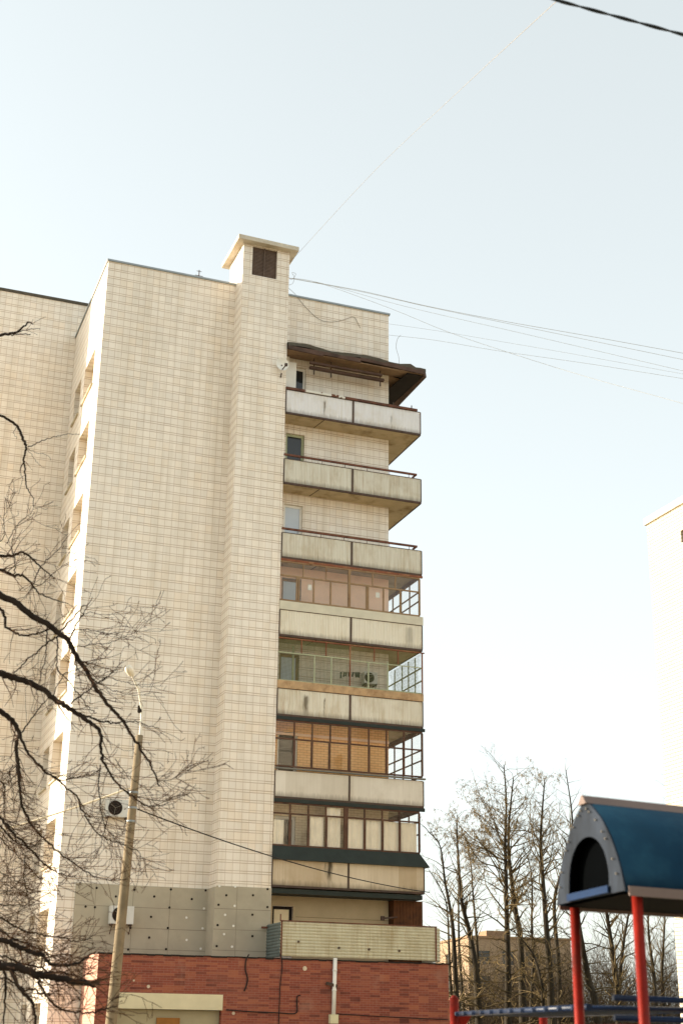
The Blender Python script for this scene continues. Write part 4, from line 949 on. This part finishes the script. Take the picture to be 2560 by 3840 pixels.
# foreground tree on the left: limbs follow the photograph, twigs grow from them
TY = 16.0; TX = -6.0
I1 = lambda x, y: (x/2.178, 1900 + y/2.178); I2 = lambda x, y: (x/2.178, 2840 + y/2.178); R8 = lambda x, y: (x/1.96, 950 + y/1.96)
LIMBS = [  # map, sc, depth offset, w0, w1, points, twig density
 (I1, 0.0, 58, 12, [(-60,690),(60,750),(150,790),(250,880),(400,970),(480,1030),(560,1090),(590,1160),(640,1240),(720,1370),(800,1500),(880,1610),(960,1700),(1020,1770),(1080,1880),(1150,1980),(1220,2090),(1262,2178),(1305,2290)]),
 (I1, -.6, 60, 22, [(-60,1330),(30,1370),(120,1400),(250,1440),(350,1490),(430,1560),(520,1620),(600,1670),(700,1740),(790,1800),(825,1870),(820,1960),(840,2060)]),
 (I2, -.6, 22, 7, [(825,0),(860,60),(900,130),(960,220),(1040,290),(1120,340),(1180,390),(1280,400),(1380,370)]),
 (I1, -.5, 20, 5, [(640,1690),(720,1712),(800,1745),(880,1765),(960,1770),(1060,1755),(1130,1755),(1220,1790),(1300,1810)]),
 (I1, .5, 46, 26, [(-60,1640),(40,1690),(110,1760),(160,1850),(140,1920),(140,2050),(150,2178)]),
 (I2, .5, 26, 5, [(150,0),(155,100),(165,250),(180,380),(220,480),(270,570),(340,640),(420,720),(500,790),(600,860),(700,930),(800,980),(900,997),(1050,995)]),
 (I1, .4, 24, 16, [(160,1850),(200,1960),(270,2060),(330,2120),(380,2178)]),
 (I2, .4, 17, 7, [(320,50),(370,120),(480,190),(560,260),(640,330),(650,400),(700,480),(740,550),(830,640),(900,680),(1000,710),(1060,745),(1130,762)]),
 (I1, .8, 26, 8, [(-60,390),(40,400),(110,400),(170,370),(240,400),(290,450),(330,490),(400,550),(450,590)]),
 (I1, .3, 26, 6, [(-60,500),(40,530),(110,560),(180,560),(240,610),(280,660),(320,710),(400,740),(480,770),(560,790)]),
 (I1, -.2, 26, 10, [(-60,800),(20,850),(40,920),(60,990),(150,1040),(230,1050),(330,1030),(410,1000),(480,1010)]),
 (I1, .1, 15, 5, [(570,1090),(600,1010),(650,920),(690,860),(720,800)]),
 (I1, .3, 15, 5, [(480,1040),(560,950),(660,840),(720,795),(760,740)]),
 (I1, -.3, 14, 9, [(480,1060),(420,1090),(330,1160),(240,1240),(150,1330),(110,1370)]),
 (I1, .1, 12, 6, [(470,1060),(470,1150),(465,1300),(490,1360),(560,1420),(620,1500),(680,1580),(720,1640),(790,1690)]),
 (I1, -.5, 14, 4, [(580,1610),(650,1550),(720,1500),(800,1440),(880,1390),(960,1310),(1010,1240)]),
 (I1, -.1, 10, 3, [(610,1250),(640,1330),(700,1370),(780,1420),(860,1470),(960,1510),(1080,1540),(1200,1530),(1300,1510)]),
 (I1, -.4, 8, 3, [(800,1440),(880,1395),(960,1420),(1040,1440),(1120,1460),(1200,1470),(1340,1465)]),
 (I1, .1, 9, 2.5, [(590,1150),(680,1135),(780,1120),(880,1115),(960,1090),(1040,1050),(1200,1010),(1340,1000)]),
 (I1, .3, 8, 2.5, [(600,1010),(700,1000),(800,1020),(900,1030),(1000,1025),(1090,1015),(1200,980)]),
 (I1, .2, 6, 2, [(650,920),(720,860),(800,880),(900,880),(1000,850),(1080,800)]),
 (I1, .6, 8, 3, [(330,490),(390,430),(450,380),(520,300),(560,220)]),
 (I1, .6, 10, 4, [(330,490),(300,560),(250,680),(200,740),(120,760)]),
 (I1, .5, 10, 3, [(110,560),(130,450),(100,330),(110,250),(150,150)]),
 (I1, .5, 8, 2.5, [(240,610),(330,640),(430,560),(520,480),(620,430)]),
 (I2, .2, 15, 7, [(-60,1280),(20,1320),(100,1370),(200,1420),(320,1440),(420,1465),(520,1475),(600,1495),(680,1495),(750,1475)]),
 (I2, -1.2, 66, 38, [(-60,1690),(60,1710),(150,1720),(300,1770),(450,1800),(560,1825),(680,1840),(770,1850),(800,1845)]),
 (I2, -1.2, 30, 20, [(690,1845),(740,1862),(775,1875)]),
 (I2, -.8, 46, 10, [(-60,1480),(60,1500),(150,1550),(280,1600),(350,1620),(400,1680),(480,1700),(580,1690),(660,1670),(720,1620),(790,1590)]),
 (I2, -.9, 32, 18, [(70,1690),(160,1890),(250,1980),(280,2050),(290,2178),(300,2300)]),
 (I2, -.9, 24, 10, [(40,1700),(45,1900),(40,2050),(30,2240)]),
 (I2, -1.0, 20, 8, [(290,1790),(340,1880),(400,1970),(470,2040),(560,2075),(660,2085),(760,2080),(860,2060),(960,2030)]),
 (I2, -1.0, 8, 3, [(860,2060),(900,2000),(1000,1950),(1080,1935)]),
 (I2, .3, 22, 6, [(-40,440),(60,560),(130,640),(200,700),(260,760),(330,840),(400,900),(470,940),(560,970),(620,970)]),
 (I2, .5, 16, 5, [(-40,520),(80,640),(160,710),(250,725),(360,710)]),
 (I2, -.5, 11, 6, [(820,60),(810,200),(815,320),(830,450),(860,570),(900,620),(960,690)]),
 (I2, -.5, 7, 3, [(860,570),(830,690),(800,760),(720,840),(660,900)]),
 (I2, .3, 11, 6, [(370,120),(500,185),(600,170),(700,145),(800,120),(830,90)]),
 (I2, .7, 9, 4, [(200,820),(200,980),(220,1100),(260,1250),(330,1340)]),
 (I1, -.4, 9, 3, [(430,1560),(520,1380),(640,1330),(750,1270),(840,1240)]),
 (I1, .4, 12, 5, [(390,970),(380,1130),(370,1250),(330,1400),(300,1540)]),
 (I1, .6, 12, 5, [(180,1850),(240,1760),(330,1640),(380,1580),(430,1560)]),
 (I2, -.6, 8, 3, [(1040,290),(1150,330),(1250,350),(1350,360),(1420,330)]),
 (I2, -.6, 7, 3, [(940,10),(1010,110),(1100,190),(1200,250),(1290,270)]),
 (I2, .1, 6, 2.5, [(1300,190),(1400,180),(1500,140),(1600,60)]),
 (I2, .1, 5, 2, [(1130,762),(1170,840),(1240,920),(1290,1000)]),
 (R8, 1.5, 22, 7, [(-60,605),(60,595),(130,575),(180,535),(215,505),(240,520)]),
 (R8, 1.5, 9, 4, [(60,598),(130,580),(190,562),(300,555)]),
 (R8, 1.5, 9, 6, [(80,605),(150,592),(220,595)]),
 (R8, 1.2, 18, 21, [(-60,1170),(0,1190),(70,1225),(130,1275),(160,1340),(195,1420)]),
 (R8, 1.2, 17, 5, [(195,1420),(190,1460),(178,1530),(185,1600),(190,1680),(205,1735),(240,1790),(253,1870)]),
 (R8, 1.2, 8, 2.5, [(205,1425),(260,1400),(350,1365),(430,1345),(520,1330),(620,1335)]),
 (R8, 1.2, 4, 2, [(200,1440),(260,1465),(350,1485),(380,1530)]),
 (R8, 1.2, 4, 2, [(200,1440),(240,1490),(290,1550),(330,1575)]),
 (R8, 1.2, 6, 2, [(175,1545),(150,1600),(165,1660),(150,1730)]),
 (R8, 1.2, 5, 2.5, [(130,1275),(105,1310),(125,1360)]),
 (I1, .6, 8, 3, [(-30,320),(40,230),(30,120),(60,0),(40,-80)]), (I1, .7, 7, 2.5, [(60,300),(110,200),(170,120),(250,60),(290,-40)]),
 (I2, .6, 9, 4, [(-40,900),(40,960),(130,1000),(200,1040)]), (I2, .8, 9, 4, [(-40,1120),(60,1100),(140,1030),(220,960)]),
 (I2, .6, 12, 5, [(-30,180),(40,230),(30,330),(40,420)]), (I2, .3, 10, 4, [(100,60),(80,160),(110,260),(100,360)]),
 (I2, 1., 10, 4, [(-40,1200),(80,1205),(200,1210),(330,1195),(450,1170)]),
]
xr_ = random.Random(21)
for mp, dy, w0, w1, pts in list(LIMBS):                       # further, thinner limbs of the same habit low on the left
    if mp is I2 and pts[0][0] < 0:
        for _ in range(2):
            ox, oy, kx = xr_.uniform(-40, 10), xr_.uniform(-150, 170), xr_.uniform(.5, .95)
            LIMBS.append((I2, dy+xr_.uniform(.4, 2.), min(w0*.5, 13), max(2.5, w1*.4), [((x+60)*kx-60+ox+(xr_.uniform(-14, 14) if i else 0), y+oy+xr_.uniform(-14, 14)) for i, (x, y) in enumerate(pts)]))
troot = Vector((TX, TY+.5, 0))
ft = empty('bare_tree', troot, 0, 'near bare tree reaching dark drooping branches in from the left', 'tree')
rg = np.random.default_rng(5)
limbs, twigs = [], []
tr_pts = [np.array([.0,0,-.1]), np.array([.05,0,2.]), np.array([-.05,.05,5.]), np.array([.1,0,8.5]), np.array([0,.1,12.])]
for mp, dy, w0, w1, pts in LIMBS:
    sc = 1.96 if mp is R8 else 2.178
    W = []; d0 = rg.normal(0, .15)
    for i, (x, y) in enumerate(pts):
        X, Y2 = mp(x, y); W.append(at(X, Y2, TY + dy + d0 + .02*i))
    W2 = smooth(W, 5); n = len(W2)
    rads = [((w0*(1-i/(n-1)) + w1*i/(n-1))/2/sc)/F*(p-EYE).length for i, p in enumerate(W2)]
    jit = [Vector(rg.normal(0, .006, 3)) for _ in W2]
    P = [np.array(p + j - troot) for p, j in zip(W2, jit)]
    if pts[0][0] < 0:                                          # run the limb back to the trunk outside the picture
        a_ = P[0]; dirn = P[0]-P[3]; dirn /= np.linalg.norm(dirn)
        tz = max(.8, a_[2] + dirn[2]*.8 - .25); end = np.array([0., 0., tz]); mid = a_ + dirn*.6; 
        pre = [end, end*.55+mid*.45, mid]
        P = pre + P; rads = [rads[0]*1.5, rads[0]*1.25, rads[0]*1.1] + rads
    limbs.append((P, rads))
    # side twigs
    start = 3 if pts[0][0] < 0 else 0
    if mp is R8: dens = 3.
    else: dens = 12. if mp is I1 else 27.
    for i in range(start+2, len(P)-1):
        seg = np.linalg.norm(P[i+1]-P[i])
        for _ in range(rg.poisson(seg*dens)):
            e = (P[i+1]-P[i])/seg; s_ = rg.normal(0, 1, 3); s_[1] *= .5; s_ -= s_.dot(e)*e; s_ /= np.linalg.norm(s_)
            a_ = rg.uniform(.45, 1.0); d = e*math.cos(a_)+s_*math.sin(a_)+np.array([.1, 0, .0])
            r = min(rads[i]*.45, rg.uniform(.005, .011)); 
            grow(rg, P[i], d, rg.uniform(.15, .52) if mp is not R8 else rg.uniform(.1, .35), max(r, .003), 2 if mp is not R8 else 0, twigs, .12, .012, 4.2, .07, .0031)
tubes_object('trunk', [(smooth(tr_pts, 6), [.24-.16*i/24 for i in range(25)])], BARK, ft, 14)
tubes_object('branches', limbs, BARK, ft, 8)
tubes_object('twigs', twigs, TWIG, ft, 3)
